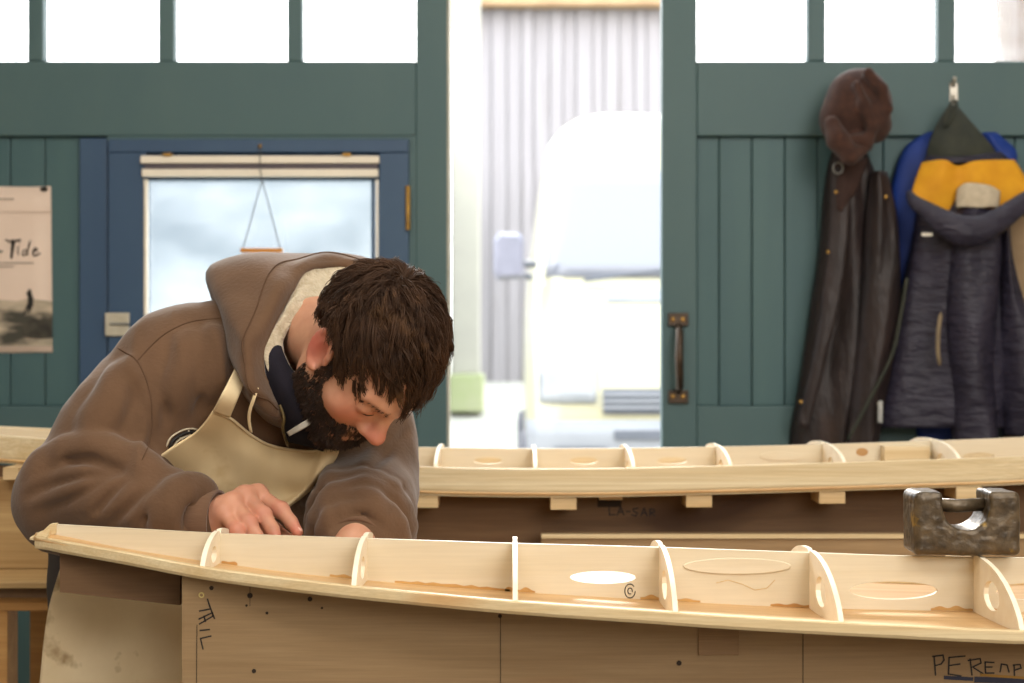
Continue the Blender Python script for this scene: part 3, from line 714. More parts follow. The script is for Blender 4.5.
for st_ in ([(934,656),(935.5,675)],[(932.5,656.5),(943,655),(944,660),(941,664),(935,665.5)],[(949,657.5),(948.5,674)],[(949,657.5),(965,656)],[(949,665.5),(960,664)],[(948.5,674),(961,676)],
            [(970,659),(972,675)],[(968,660.5),(980,658.5),(981,663),(972.5,667),(983,673.5)],[(985,662),(985.5,673)],[(985,662),(994,662.5)],[(985.5,667),(992,667)],[(985.5,673),(994,673)],[(1000,672),(1001.5,664),(1007,665),(1009,672)],[(1014,665),(1014.5,678)],[(1013,665),(1020,664.5),(1021,668),(1015,670)]):
    pxstroke(word, st_, YF, .0017)
obj('pen_word', word, INK, ns)
ul = MB(); pxstroke(ul, [(945,677.5),(972,679)], YF, .0045); pxstroke(ul, [(976,679.5),(1030,681.5)], YF, .007)
obj('pen_underline', ul, pm('dark_blue_ink',(40,40,58),rough=.6), ns)
ul = MB(); pxstroke(ul, [(981,674.8),(1026,678)], YF-.0003, .003)
obj('yellow_streak', ul, pm('ochre_paint',(150,110,40),rough=.6), ns)
for (a,b,r) in ((211.5,588,2.2),(250,595.5,2.8),(246.5,605.5,1.2),(310,599,2.4),(254,671,2.2),(267,613,1.5),(500,616,2.0),(679,663,2.6),(322,608,1.2)):
    q = P(a,b,YF); k = r*YF/F_PX
    obj('screw_hole', MB().prism([(q[0]+k*math.cos(g),YF-.0006,q[2]+k*math.sin(g)) for g in np.linspace(0,2*math.pi,12,endpoint=False)],(0,.0006,0)), STAIN, ns)
q = P(201.5,595,YF); obj('ring_mark', MB().tube([(q[0]+.0028*math.cos(g),YF-.0005,q[2]+.0028*math.sin(g)) for g in np.linspace(0,2*math.pi,13)],.0008,5), pm('light_ring',(206,186,120)), ns)
for pts_,w_ in (([(250,583),(250,606)],.0006),([(197,625),(196.5,683)],.0007),([(500.5,616),(500.5,690)],.0007),([(803,634),(803,690)],.0007)):
    ln = MB(); pxstroke(ln,pts_,YF,w_); obj('pencil_line', ln, STAIN, ns)
obj('patch_block', MB().pixbox(698,627,739,655,YF-.003,.003,YF), wood('patch_ply',(150,120,86),(134,104,72)), ns, bevel=.001)

# ---- rear board ---------------------------------------------------------------
YR = 3.06
zt_r = pxs([(-120,425),(0,428),(120,436),(280,443),(415,447),(560,448.5),(727,446.5),(860,443),(1024,437),(1250,424)],YR)
zb_r = pxs([(-120,440),(0,452),(280,476),(560,482),(860,478),(1024,472),(1250,455)],YR)
hw_r = curve1([(XX(a,YR),w) for a,w in [(-150,.02),(-60,.09),(0,.12),(140,.165),(300,.19),(500,.2),(760,.2),(1000,.19),(1250,.14)]])
rp = []
for a, b in [(-120,427),(-60,430.5),(0,435),(33,437.5),(200,452),(415,466.5),(560,469),(700,466.5),(860,462),(1024,456),(1180,447)]:
    w = hw_r(XX(a,YR)); q = P(a,b,YR-w); rp.append((q[0],q[2]))
zr_r = curve1(rp)
rib_r = [150,300,440,534,626,717,824,932,1050,1160]
hr = [(488,460.5,14,3.4),(584,460.5,14,3.6),(672,460.5,15,3.4),(978,456,16,3.6)]
rbrd = board('rear pale surfboard skeleton with thick pine rail on the back bench', YR, zt_r, zb_r, zr_r, hw_r, XX(-115,YR), XX(1230,YR), [XX(a,YR) for a in rib_r], [(XX(a,YR),ZZ(b,YR),c*YR/F_PX,d*YR/F_PX) for a,b,c,d in hr], .051, .02, PINE2, (XX(560,YR),YR,.95), skin_drop=.045)
obj('inlay_plug', MB().prism([P(782+22*math.cos(a),456+4.5*math.sin(a),YR-.0037) for a in ang],(0,-.002,0)), PLYW, rbrd)
obj('deck_block', MB().pixbox(880,445,925,470,YR-.035,.03,YR), PINE2, rbrd, bevel=.001)
obj('knot', MB().prism([P(862+6*math.cos(a),452+4*math.sin(a),YR-.0037) for a in ang],(0,-.0006,0)), pm('knot_wood',(176,134,84),(196,156,104),scale=30), rbrd)

# ---- rear bench / stand ---------------------------------------------------------
rb = thing('workbench', 'plywood workbench with shade-darkened backboard carrying the rear surfboard', 'workbench', (XX(500,3),3.05,0))
ZT = .787
xb0, xb1 = XX(-260,3.0), 1.35
obj('bench_top', MB().box((xb0,2.75,ZT-.012),(xb1,3.35,ZT)), BENCH, rb, bevel=.002)
obj('top_batten', MB().box((xb0,2.765,ZT-.03),(xb1,3.33,ZT-.012)), JIGD, rb)
obj('apron_beam', MB().box((xb0+.01,2.78,ZZ(611,2.78)),(xb1-.01,2.82,ZT-.03)), BEAM, rb, bevel=.002)
for lx in (XX(-45,2.8)-.005, xb1-.1):
    for ly in (2.785, 3.25): obj('leg', MB().box((lx,ly,0),(lx+XX(573,2.8)-XX(515,2.8),ly+.06,ZT-.03)), BEAM, rb, bevel=.002)
def zpan(x): return zr_r(x)-.053
tp = [(x,2.95,zpan(x)-.004) for x in np.linspace(xb0+.45,xb1-.15,40)]
obj('backboard', MB().prism([(xb0+.45,2.95,ZT+.0005),(xb1-.15,2.95,ZT+.0005)]+tp[::-1],(0,.016,0)), JIGD, rb)
obj('lit_backboard', MB().box((xb0+.01,2.90,ZT+.0005),(XX(150,2.92),2.9495,ZZ(478,2.92))), BENCH, rb, bevel=.002)  # lighter wood stands in for light reaching the backboard's left end
for a in (425,563.5,699,832,969,11,240): 
    x = XX(a,2.87); z1 = zr_r(x)-.0515
    wpx = 13 if a > 20 else 8
    obj('support_block', MB().box((x-wpx*2.87/F_PX,2.868,z1-.0225),(x+wpx*2.87/F_PX,2.949,z1)), BATT, rb, bevel=.001)
x = XX(611,2.9); z1 = zr_r(x)-.053
obj('support_block', MB().box((x-.021,2.90,z1-.007),(x+.021,2.949,z1)), BATT, rb)
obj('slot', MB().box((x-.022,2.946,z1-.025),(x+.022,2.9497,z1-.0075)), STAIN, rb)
wd = MB(); 
for st_ in ([(609,507),(609.5,515),(615,514.5)],[(617,515.5),(620.5,507),(624,515)],[(618.5,512),(623,512)],[(626,511.5),(630,511.5)],[(638,508),(633,509),(633.5,511),(637.5,513),(636,516),(631.5,515)],[(641,516),(644,508),(647,516)],[(642,513),(646,513)],[(650,516),(650,509),(654,509.5),(654.5,512),(650.5,512.5),(655,516)]):
    pxstroke(wd, st_, 2.95, .0022)
obj('pen_word', wd, INK, rb)
pl = thing('wooden_plank', 'long pale plank standing on edge on the back bench under the rear board', 'plank', P(760,545,2.9))
obj('plank', MB().box((XX(541,2.9),2.885,ZT+.0005),(1.12,2.915,ZZ(533,2.9))), JIG, pl, bevel=.0015)
obj('edge_lip', MB().box((XX(541,2.9),2.880,ZZ(537,2.9)),(1.12,2.885,ZZ(533,2.9))), PINE2, pl)
# ================================================================== IMPLICIT SURFACES
class Sdf:
    def __init__(s): s.it = []; s.post = None
    def _add(s, fn, c, r, k, mode): s.it.append((fn, np.asarray(c,float), r, k, mode)); return s
    def cap(s, a, b, ra, rb=None, k=.02, mode='u'):
        a = np.asarray(a,float); b = np.asarray(b,float); rb = ra if rb is None else rb; d = b-a; L2 = max(d@d,1e-12)
        def fn(Q):
            h = np.clip(((Q-a)@d)/L2,0,1); return np.linalg.norm(Q-a-h[:,None]*d,axis=1)-(ra+(rb-ra)*h)
        return s._add(fn,(a+b)/2,np.linalg.norm(d)/2+max(ra,rb),k,mode)
    def path(s, pts, rad, k=.02, mode='u'):
        pts = [np.asarray(p,float) for p in pts]
        r = rad if hasattr(rad,'__len__') else [rad]*len(pts)
        for i in range(len(pts)-1): s.cap(pts[i],pts[i+1],r[i],r[i+1],k,mode)
        return s
    def ell(s, c, rad, ax=None, k=.02, mode='u'):
        c = np.asarray(c,float); rad = np.asarray(rad,float); A = np.eye(3) if ax is None else np.array([unit(a) for a in ax])
        def fn(Q):
            q = (Q-c)@A.T; k0 = np.linalg.norm(q/rad,axis=1); k1 = np.linalg.norm(q/(rad*rad),axis=1)
            return np.where(k0<1e-6,-rad.min(),k0*(k0-1)/np.maximum(k1,1e-9))
        return s._add(fn,c,rad.max()*1.0,k,mode)
    def box(s, c, half, ax=None, rd=.005, k=.005, mode='u'):
        c = np.asarray(c,float); hh = np.asarray(half,float)-rd; A = np.eye(3) if ax is None else np.array([unit(a) for a in ax])
        def fn(Q):
            q = np.abs((Q-c)@A.T)-hh
            return np.linalg.norm(np.maximum(q,0),axis=1)+np.minimum(q.max(axis=1),0)-rd
        return s._add(fn,c,np.linalg.norm(half),k,mode)
    def __call__(s, Q, sel=None):
        d = np.full(len(Q),1e3)
        for i,(fn,c,r,k,mode) in enumerate(s.it):
            if sel is not None and not sel[i]: continue
            p = fn(Q)
            if mode == 'u': h = np.maximum(k-np.abs(d-p),0)/k; d = np.minimum(d,p)-h*h*k*.25
            elif mode == 's': p = -p; h = np.maximum(k-np.abs(d-p),0)/k; d = np.maximum(d,p)+h*h*k*.25
            elif mode == 'i': h = np.maximum(k-np.abs(d-p),0)/k; d = np.maximum(d,p)+h*h*k*.25
        if s.post is not None: d = s.post(Q,d)
        return d
    def select(s, bc, br):
        return [mode == 'i' or np.linalg.norm(bc-c)-r-br < k+.012 for fn,c,r,k,mode in s.it]
    def bounds(s):
        lo = np.min([c-r for _,c,r,_,m in s.it if m=='u'],axis=0); hi = np.max([c+r for _,c,r,_,m in s.it if m=='u'],axis=0); return lo-.03,hi+.03
    def mesh(s, h, B=14, lo=None, hi=None):
        l,u = s.bounds(); lo = l if lo is None else np.asarray(lo,float); hi = u if hi is None else np.asarray(hi,float)
        nb = np.ceil((hi-lo)/(h*B)).astype(int)
        OFF = 1<<20
        keys, verts, quads = [], [], []
        ax = np.arange(-1,B+1)
        gi = np.stack(np.meshgrid(ax,ax,ax,indexing='ij'),-1)
        cor = np.array([(a,b,c) for a in (0,1) for b in (0,1) for c in (0,1)])
        edg = [(i,j) for i in range(8) for j in range(i+1,8) if np.abs(cor[i]-cor[j]).sum()==1]
        n1 = B+2
        for bx in range(nb[0]):
            for by in range(nb[1]):
                for bz in range(nb[2]):
                    i0 = np.array([bx,by,bz])*B
                    bc = lo+(i0+B/2)*h; br = h*(B/2+1)*1.7321
                    sel = s.select(bc,br)
                    if not any(q and it[4]=='u' for q,it in zip(sel,s.it)): continue
                    d0 = s(bc[None],sel)[0]
                    if abs(d0) > br*1.6+.03: continue
                    idx = gi+i0
                    D = s((lo+idx.reshape(-1,3)*h),sel).reshape(n1,n1,n1)
                    if D.min() > 0 or D.max() < 0: continue
                    ins = D < 0
                    # cell vertices
                    C = np.stack([D[a:n1-1+a,b:n1-1+b,c:n1-1+c] for a,b,c in cor],-1)
                    act = (C<0).any(-1)&(C>=0).any(-1)
                    ci = np.argwhere(act)
                    if len(ci)==0: continue
                    Cv = C[act]; acc = np.zeros((len(ci),3)); cnt = np.zeros(len(ci))
                    for i,j in edg:
                        a,b = Cv[:,i],Cv[:,j]; m = (a<0)!=(b<0)
                        t = np.where(m,a/np.where(m,a-b,1),0)
                        acc += np.where(m[:,None],cor[i]+t[:,None]*(cor[j]-cor[i]),0); cnt += m
                    vp = lo+(ci+acc/cnt[:,None]+i0-1)*h
                    g = ci+i0-1+8
                    key = (g[:,0]<<40)|(g[:,1]<<20)|g[:,2]
                    keys.append(key); verts.append(vp)
                    # faces for edges starting at grid nodes 0..B-1 (local index 1..B)
                    for axis in range(3):
                        o = [slice(1,B+1)]*3; o2 = list(o); o2[axis] = slice(2,B+2)
                        A = ins[tuple(o)]; Bq = ins[tuple(o2)]
                        e = np.argwhere(A!=Bq)
                        if len(e)==0: continue
                        fl = A[tuple(e.T)]
                        gn = e+i0+8
                        u_,v_ = [(1,2),(2,0),(0,1)][axis]
                        def K(du,dv):
                            q = gn.copy(); q[:,u_] += du; q[:,v_] += dv
                            return (q[:,0]<<40)|(q[:,1]<<20)|q[:,2]
                        Q = np.stack([K(-1,-1),K(0,-1),K(0,0),K(-1,0)],1)
                        Q[~fl] = Q[~fl][:,::-1]
                        quads.append(Q)
        keys = np.concatenate(keys); verts = np.concatenate(verts); quads = np.concatenate(quads)
        uk,ix = np.unique(keys,return_index=True); V = verts[ix]
        Qi = np.searchsorted(uk,quads); Qi = np.clip(Qi,0,len(uk)-1)
        ok = (uk[Qi]==quads).all(1); Qi = Qi[ok]
        used = np.zeros(len(V),bool); used[Qi.ravel()] = True
        mp = np.cumsum(used)-1
        return V[used], mp[Qi]
    def hit(s, px, py, t0=1.2, t1=4.0):
        d = unit(P(px,py,1.0)-CAM); t = t0
        for _ in range(160):
            q = CAM+d*t; v = s(q[None])[0]
            if v < .0004: return q
            t += max(v*.7,.0004)
            if t > t1: return None
        return None
    def normal(s, q, e=.002):
        q = np.asarray(q,float); E = np.eye(3)*e
        return unit(s(q+E)-s(q-E))

# ---- flat cap hanging on the door
CAPY = 3.87
cs = Sdf()
def cp(a,b,dy=0): return P(a,b,CAPY+dy)
px_ = CAPY/F_PX
cs.ell(cp(858,104,.03),(33*px_,.07,36*px_),k=.02)
cs.ell(cp(846,116,.02),(25*px_,.065,30*px_),[(1,0,-.35),(0,1,0),(.35,0,1)],k=.02)
cs.ell(cp(872,116,.0),(18*px_,.06,28*px_),[(1,0,.25),(0,1,0),(-.25,0,1)],k=.02)
cs.ell(cp(853,146,-.02),(19*px_,.05,12*px_),[(1,0,.3),(0,1,0),(-.3,0,1)],k=.015)
cs.path([cp(868,74,-.035),cp(882,90,-.05),cp(888,108,-.045)],.014,k=.012)
cs.path([cp(856,84,-.045),cp(864,104,-.055),cp(872,126,-.05),cp(866,146,-.045)],.012,k=.014)
cs.path([cp(846,72,-.05),cp(850,96,-.062),cp(843,118,-.06),cp(836,122,-.055)],.009,k=.02,mode='s')
cs.path([cp(844,128,-.06),cp(856,140,-.066),cp(866,150,-.06)],.006,k=.012,mode='s')
cs.post = lambda Q,d: d + .003*vnoise(Q*28,3)
cap = thing('flat_cap', 'brown tweed flat cap hung over the dark brown jacket on the door', 'cap', cp(856,112,.04))
obj('crown', cs.mesh(.006), TWEED, cap, smooth=True)
bs_ = Sdf(); 
bs_.path([cp(832,124,-.035),cp(838,140,-.05),cp(850,155,-.055),cp(864,150,-.05)],[.02,.024,.02,.012],k=.02)
obj('peak', bs_.mesh(.006), TWEED, cap, smooth=True)

# ---- cast iron weight on the board
YW = 2.012
wt = thing('weight', 'grimy block weight with handle bar sitting on the near surfboard frame', 'weight', P(963,560,YW+.05))
kw = YW/F_PX
ws_ = Sdf()
cw = P(966,528,YW); 
zb_w = max(zt_n(XX(a,YN)) for a in (912,1018))+.0045
x0w, x1w = XX(915,YW), XX(1022,YW); z1w = ZZ(492,YW); yc_w = YW+.034
ws_.box(((x0w+x1w)/2,yc_w,(zb_w+z1w)/2),((x1w-x0w)/2,.034,(z1w-zb_w)/2),rd=.009)
cx_w = XX(967,YW)
ws_.cap((cx_w,yc_w-.2,ZZ(507,YW)),(cx_w,yc_w+.2,ZZ(507,YW)),23.5*kw,k=.004,mode='s')
ws_.box((cx_w,yc_w,ZZ(494,YW)),(23.5*kw,.2,14*kw),rd=.001,k=.004,mode='s')
ws_.post = lambda Q,d: d + .0006*vnoise(Q*160,5)+.0008*vnoise(Q*60,6)
WTM = pm('grimy_iron', (104,88,66), (52,42,30), rough=.36, scale=60, metal=.35, spec=.6, bs=.5, bscale=120, bdist=.002, c3=(150,118,40), s3=36, lo3=.66, hi3=.74)
obj('block', ws_.mesh(.0022), WTM, wt, smooth=True)
obj('handle_bar', MB().tube([(XX(941,YW),yc_w,ZZ(507,YW)),(XX(964,YW),yc_w,ZZ(508.5,YW)),(XX(993,YW),yc_w,ZZ(507,YW))],.0085,14), WTM, wt, smooth=True)
# ================================================================== THE MAN
N0 = np.array([-.312,2.37,1.245]); PV = np.array([-.565,2.58,.91])
RS, RE, RW = P(176,376,2.36), P(68,500,2.25), P(212,521,2.17)
LS, LE, LW = P(350,404,2.50), P(364,492,2.37), P(356,536,2.17)
MS = (RS+LS)/2
sv = unit(MS-PV); rv = RS-LS; rv = unit(rv - sv*np.dot(rv,sv)); fv = np.cross(sv,rv)
if fv[1] > 0: fv = -fv
C0 = P(366,354,2.2)
def head_axes(yaw, pitch, roll):
    y,p,r = (math.radians(a) for a in (yaw,pitch,roll))
    Fv = np.array([math.cos(p)*math.sin(y),-math.cos(p)*math.cos(y),-math.sin(p)])
    Uv = np.array([math.sin(p)*math.sin(y),-math.sin(p)*math.cos(y),math.cos(p)])
    Rv = np.array([-math.cos(y),-math.sin(y),0])
    return Rv*math.cos(r)+Uv*math.sin(r), Fv, Uv*math.cos(r)-Rv*math.sin(r)
RR, FF, UU = head_axes(40,65,5)
HA = [RR,FF,UU]
def L(r,f,u): return C0 + r*RR + f*FF + u*UU
def toL(Q): return (np.asarray(Q)-C0)@np.array(HA).T

SKIN, t, b = nt('skin')
at = nd(t,'ShaderNodeAttribute'); at.attribute_name='flush'
base = mixc(t, noise(t,40,detail=4), s2l((198,148,120)), s2l((184,132,106)))
base = mixc(t, at.outputs['Fac'], base, s2l((190,100,86)))
t.links.new(base,b.inputs['Base Color']); b.inputs['Roughness'].default_value=.5; b.inputs['Specular IOR Level'].default_value=.35
b.inputs['Subsurface Weight'].default_value=.15; b.inputs['Subsurface Radius'].default_value=(.006,.002,.001); b.inputs['Subsurface Scale'].default_value=1
bump(t,b,noise(t,420,detail=3,lo=0,hi=1),.2,.0006)
HOODM = pm('brown_sweatshirt',(103,77,57),(88,65,47),rough=.9,scale=9,bs=.55,bscale=170,bdist=.0016,sheen=.2,spec=.15,c3=(112,85,63),s3=5,lo3=.55,hi3=.8)
HOODS = pm('brown_seam',(92,68,51),(84,62,46),rough=.9,scale=20,spec=.2)
RIBK = pm('brown_rib_knit',(112,84,64),(98,72,54),rough=.95,scale=12,bs=.5,bscale=160,bdist=.002,bstretch=(.2,1.5,1.5),sheen=.25,spec=.2)
FLEECE = pm('cream_sherpa',(208,194,168),(178,162,134),rough=1,scale=90,bs=1,bscale=220,bdist=.004,sheen=.4,spec=.15)
NAVYF = pm('dark_navy_fleece',(36,33,42),(29,27,35),rough=.95,scale=30,sheen=.0,spec=.2,bs=.3,bscale=240,bdist=.001)
CANV = pm('apron_canvas',(230,208,166),(216,190,146),rough=.85,scale=6,bs=.25,bscale=500,bdist=.0005,c3=(190,156,106),s3=9,lo3=.62,hi3=.78,spec=.2)
CANV2 = pm('apron_canvas_stained',(224,206,172),(206,184,148),rough=.85,scale=7,bs=.25,bscale=500,bdist=.0005,c3=(134,104,68),s3=12,lo3=.6,hi3=.72,spec=.2)
STRAP = pm('apron_strap',(232,212,172),(218,196,156),rough=.85,scale=30,spec=.2,bs=.2,bscale=400,bdist=.0005)
HAIRM = pm('brown_hair',(74,50,33),(52,35,24),rough=.62,scale=26,spec=.22,c3=(108,76,48),s3=16,lo3=.58,hi3=.75)
BEARDM = pm('brown_beard',(62,42,30),(44,31,24),rough=.5,scale=60,spec=.4,c3=(104,68,42),s3=30,lo3=.6,hi3=.75)
DENIM = pm('dark_denim',(56,50,48),(46,42,42),rough=.85,scale=30)
BOOT = pm('boot_leather',(70,52,38),(56,42,32),rough=.6,scale=20)

man = thing('person', 'man in brown hoodie and canvas apron leaning over the near board at work', 'person', (PV[0],PV[1],0))

# ------------------------------------------------ body (one continuous surface)
bd = Sdf()
hipR, hipL = PV+rv*.09+np.array([0,0,-.04]), PV-rv*.09+np.array([0,0,-.04])
kR, kL = np.array([-.66,2.47,.50]), np.array([-.46,2.51,.50])
aR, aL = np.array([-.67,2.56,.09]), np.array([-.45,2.60,.09])
for h_,k_,a_ in ((hipR,kR,aR),(hipL,kL,aL)):
    bd.cap(h_,k_,.075,.048,k=.05); bd.cap(k_,a_,.047,.034,k=.03); bd.cap(a_+np.array([0,.03,-.05]),a_+np.array([.02,-.14,-.062]),.03,.022,k=.03)
bd.ell(PV,(.135,.10,.13),[rv,fv,sv],k=.06)
bd.cap(PV+sv*.08,PV+sv*.25,.10,.11,k=.08)
bd.ell(MS-sv*.08,(.15,.095,.17),[rv,fv,sv],k=.07)
bd.cap(MS,N0+np.array([0,0,-.03]),.06,.05,k=.05)
bd.cap(RS,N0-sv*.05,.045,.04,k=.05); bd.cap(LS,N0-sv*.05,.045,.04,k=.05)
bd.path([RS,RE],[.048,.038],k=.04); bd.path([RE,RW],[.038,.026],k=.02)
bd.path([LS,LE],[.048,.038],k=.04); bd.path([LE,LW],[.038,.026],k=.02)
# neck
bd.cap(N0+np.array([.012,-.01,-.03]),L(0,-.022,-.05),.053,.053,k=.03)
# head
bd.ell(L(0,-.010,.042),(.074,.090,.085),HA,k=.03)
bd.ell(L(0,.030,.005),(.066,.066,.085),HA,k=.03)
bd.ell(L(0,.034,-.056),(.053,.052,.045),HA,k=.035)
bd.ell(L(0,.070,-.086),(.023,.02,.018),HA,k=.03)
bd.cap(L(-.05,.0,-.06),L(-.018,.068,-.095),.018,.018,k=.03); bd.cap(L(.05,.0,-.06),L(.018,.068,-.095),.018,.018,k=.03)
for s_ in (-1,1):
    bd.ell(L(s_*.044,.062,-.018),(.024,.02,.02),HA,k=.025)
    bd.ell(L(s_*.033,.099,.008),(.017,.013,.0115),HA,k=.014,mode='s')
    bd.ell(L(s_*.0325,.0795,.009),(.0145,.0135,.0125),HA,k=.004)
    bd.cap(L(s_*.019,.0895,.005),L(s_*.046,.079,.004),.0022,.0018,k=.003)       # lid margin
    bd.cap(L(s_*.012,.0925,.027),L(s_*.046,.077,.031),.0095,.007,k=.012)         # brow
    bd.ell(L(s_*.0135,.097,-.0285),(.0085,.0115,.0085),HA,k=.009)               # nostril wing
    bd.cap(L(s_*.008,.090,-.052),L(s_*.026,.080,-.057),.0075,.005,k=.008)
    # ear
    EA = [unit(RR*1.0+FF*.0), unit(FF+.30*UU), unit(UU-.30*FF)]
    EA[0] = unit(s_*RR+.35*FF+.15*UU)
    ec = L(s_*.068,-.006,.002)
    pts = []
    for g in np.linspace(-2.0,3.3,15):
        pts.append(ec + EA[0]*.012 + EA[1]*(-.0195*math.cos(g)) *1.0 + EA[2]*(.030*math.sin(g)+.002*math.cos(g)))
    bd.ell(ec+EA[0]*.004,(.008,.020,.034),EA,k=.006)
    bd.path(pts,[.0042]*len(pts),k=.004)
    bd.ell(ec+EA[0]*.012+EA[1]*.004-EA[2]*.002,(.007,.010,.017),EA,k=.005,mode='s')
    bd.ell(ec+EA[0]*.006+EA[1]*.004-EA[2]*.029,(.006,.009,.010),EA,k=.006)
    bd.ell(ec+EA[0]*.004+EA[1]*.017-EA[2]*.006,(.005,.005,.008),EA,k=.005)
bd.cap(L(0,.086,.026),L(0,.113,-.020),.0078,.0098,k=.015)
bd.ell(L(0,.1125,-.0235),(.0105,.0125,.0100),HA,k=.010)
bd.cap(L(-.02,.088,-.066),L(.02,.088,-.066),.0075,k=.006)
bd.cap(L(-.025,.0925,-.0605),L(.025,.0925,-.0605),.0022,k=.004,mode='s')
# right hand
def hand(fing, wrist, thumb, rp_=.0155):
    for f_ in fing:
        bd.cap(wrist,f_[0],rp_*1.25,rp_*.92,k=.014)
    for f_,sc_ in zip(fing,(1,1.04,.97,.84)):
        rr = [.0122*sc_,.0108*sc_,.0092*sc_,.0076*sc_]
        bd.path(f_,rr,k=.0035)
        bd.ell(f_[1],(.0118*sc_,)*3,k=.004)
        bd.ell(f_[0]+np.array([0,-.002,.004]),(.0125*sc_,)*3,k=.010)
    bd.path([wrist*.55+thumb[0]*.45,thumb[0],thumb[1],thumb[2]],[.018,.0155,.0118,.0092],k=.008)
fR = [[P(*q) for q in row] for row in (
 ((258,496,2.205),(281,510,2.178),(291,522,2.163),(297.5,532,2.152)),
 ((245,498,2.188),(263,515,2.150),(272,529,2.138),(277,541,2.132)),
 ((233,505,2.168),(249,523,2.132),(257,537,2.123),(261,547,2.122)),
 ((225,515,2.150),(237,531,2.118),(243,542,2.112),(246,549,2.112)))]
thR = [P(252,517,2.225),P(272,530,2.215),P(290,541,2.195)]
hand(fR,P(219,516,2.172),thR)
wl = P(355,547,2.14)
fL = [[P(*q) for q in row] for row in (
 ((340,562,2.115),(330,566,2.092),(325,571,2.085),(322,574,2.082)),
 ((350,563,2.108),(342,568,2.082),(337,572,2.077),(334,575,2.076)),
 ((361,564,2.104),(356,569,2.079),(352,573,2.075),(350,576,2.075)),
 ((371,564,2.106),(369,569,2.083),(367,572,2.079),(365,575,2.078)))]
hand(fL,wl,[P(336,556,2.14),P(322,562,2.125),P(312,567,2.112)])
bd.path([LW,wl],[.026,.024],k=.02)
Vb,Qb = bd.mesh(.0026)
body = obj('body',(Vb,Qb),SKIN,man,smooth=True)
lv = toL(Vb)
fl = np.zeros(len(Vb))
def blob(c,r,w): global fl; fl = np.maximum(fl, w*np.clip(1.3-np.linalg.norm(lv-np.array(c),axis=1)/r,0,1))
blob((0,.112,-.022),.022,.7)
for s_ in (-1,1): blob((s_*.088,-.014,.0),.034,.85); blob((s_*.042,.075,-.015),.03,.45)
for row in fR:
    for q,w in ((row[0],.45),(row[1],.6),(row[3],.7)): fl = np.maximum(fl, w*np.clip(1.3-np.linalg.norm(Vb-q,axis=1)/.016,0,1))
fl = np.maximum(fl,.12*(np.linalg.norm(Vb-P(250,515,2.16),axis=1)<.09))
body.data.attributes.new('flush','FLOAT','POINT').data.foreach_set('value',fl.astype(np.float32))
# nails
nl = pm('nail',(222,170,150),rough=.3)
for row in fR[:2]:
    d = unit(row[3]-row[2]); up_ = unit(np.array([.55,-.1,.8])-d*np.dot([.55,-.1,.8],d))
    obj('fingernail', MB().ball(row[3]+up_*.0058-d*.001,(.0062,.0046,.0016),10,6,[d,np.cross(up_,d),up_]), nl, body, smooth=True)
# lashes
for s_ in (-1,1):
    obj('eyelash', MB().tube([L(s_*lerp(.018,.048,q),.0925-.0150*q*q-.002*q+.0022*math.sin(q*3.1),.0035+.002*q-.004*math.sin(q*3.1)) for q in np.linspace(0,1,9)],[.0003,.0006,.0008,.0009,.0009,.0009,.0008,.0006,.0003],6), BEARDM, body, smooth=True)

# ------------------------------------------------ hair
def strands(guides, kids, r0, r1, w0, w1, seed=0, wav=.0):
    g_ = np.random.default_rng(seed); Vs, Qs = [], []; nb_ = 0
    for G in guides:
        G = np.asarray(G); m = len(G); tt = np.linspace(0,1,m)[:,None]
        for _ in range(kids):
            o = g_.normal(size=3); o /= np.linalg.norm(o); q = g_.random()**.5
            off = o*(r0*(1-tt)+r1*tt)*q
            wv_ = wav*np.sin(tt*g_.uniform(3,7)+g_.uniform(0,6))*tt*g_.normal(size=3)
            pts = G+off+wv_
            ln_ = g_.uniform(.75,1.0); ii = np.linspace(0,(m-1)*ln_,m); i0 = np.minimum(ii.astype(int),m-2); fr = (ii-i0)[:,None]
            pts = pts[i0]*(1-fr)+pts[i0+1]*fr
            tg = np.gradient(pts,axis=0); tg /= np.linalg.norm(tg,axis=1,keepdims=True)+1e-9
            a = np.cross(tg,[.31,.52,.79]); a /= np.linalg.norm(a,axis=1,keepdims=True)+1e-9; b_ = np.cross(tg,a)
            w = (w0+(w1-w0)*tt**1.5)
            ring = np.stack([pts+w*(math.cos(x)*a+math.sin(x)*b_) for x in (0,2.094,4.189)],1)
            Vs.append(ring.reshape(-1,3))
            i = np.arange(m-1)[:,None]; j = np.arange(3)[None]; j2 = (j+1)%3
            Qs.append((np.stack([i*3+j,i*3+j2,(i+1)*3+j2,(i+1)*3+j],-1).reshape(-1,4))+nb_); nb_ += m*3
    return np.concatenate(Vs), np.concatenate(Qs)
hc, hr_ = np.array([0,-.010,.042]), np.array([.0755,.0915,.0865])
hairline = curve1([(-.12,-.05),(-.06,-.05),(-.035,-.045),(-.02,.012),(.012,.016),(.022,-.022),(.040,-.022),(.050,.034),(.066,.066),(.09,.074),(.13,.074)])
crown = np.array([.006,-.062,.122])
gdn = np.array([RR[2],FF[2],UU[2]])*-1.0     # gravity in head space
def ell_out(p, off):
    q = (p-hc)/hr_; k = np.linalg.norm(q); n = unit(q/hr_)
    d = (k-1)*np.linalg.norm(p-hc)/k if k > 0 else 0
    return n, d
guides = []
hg = np.random.default_rng(11)
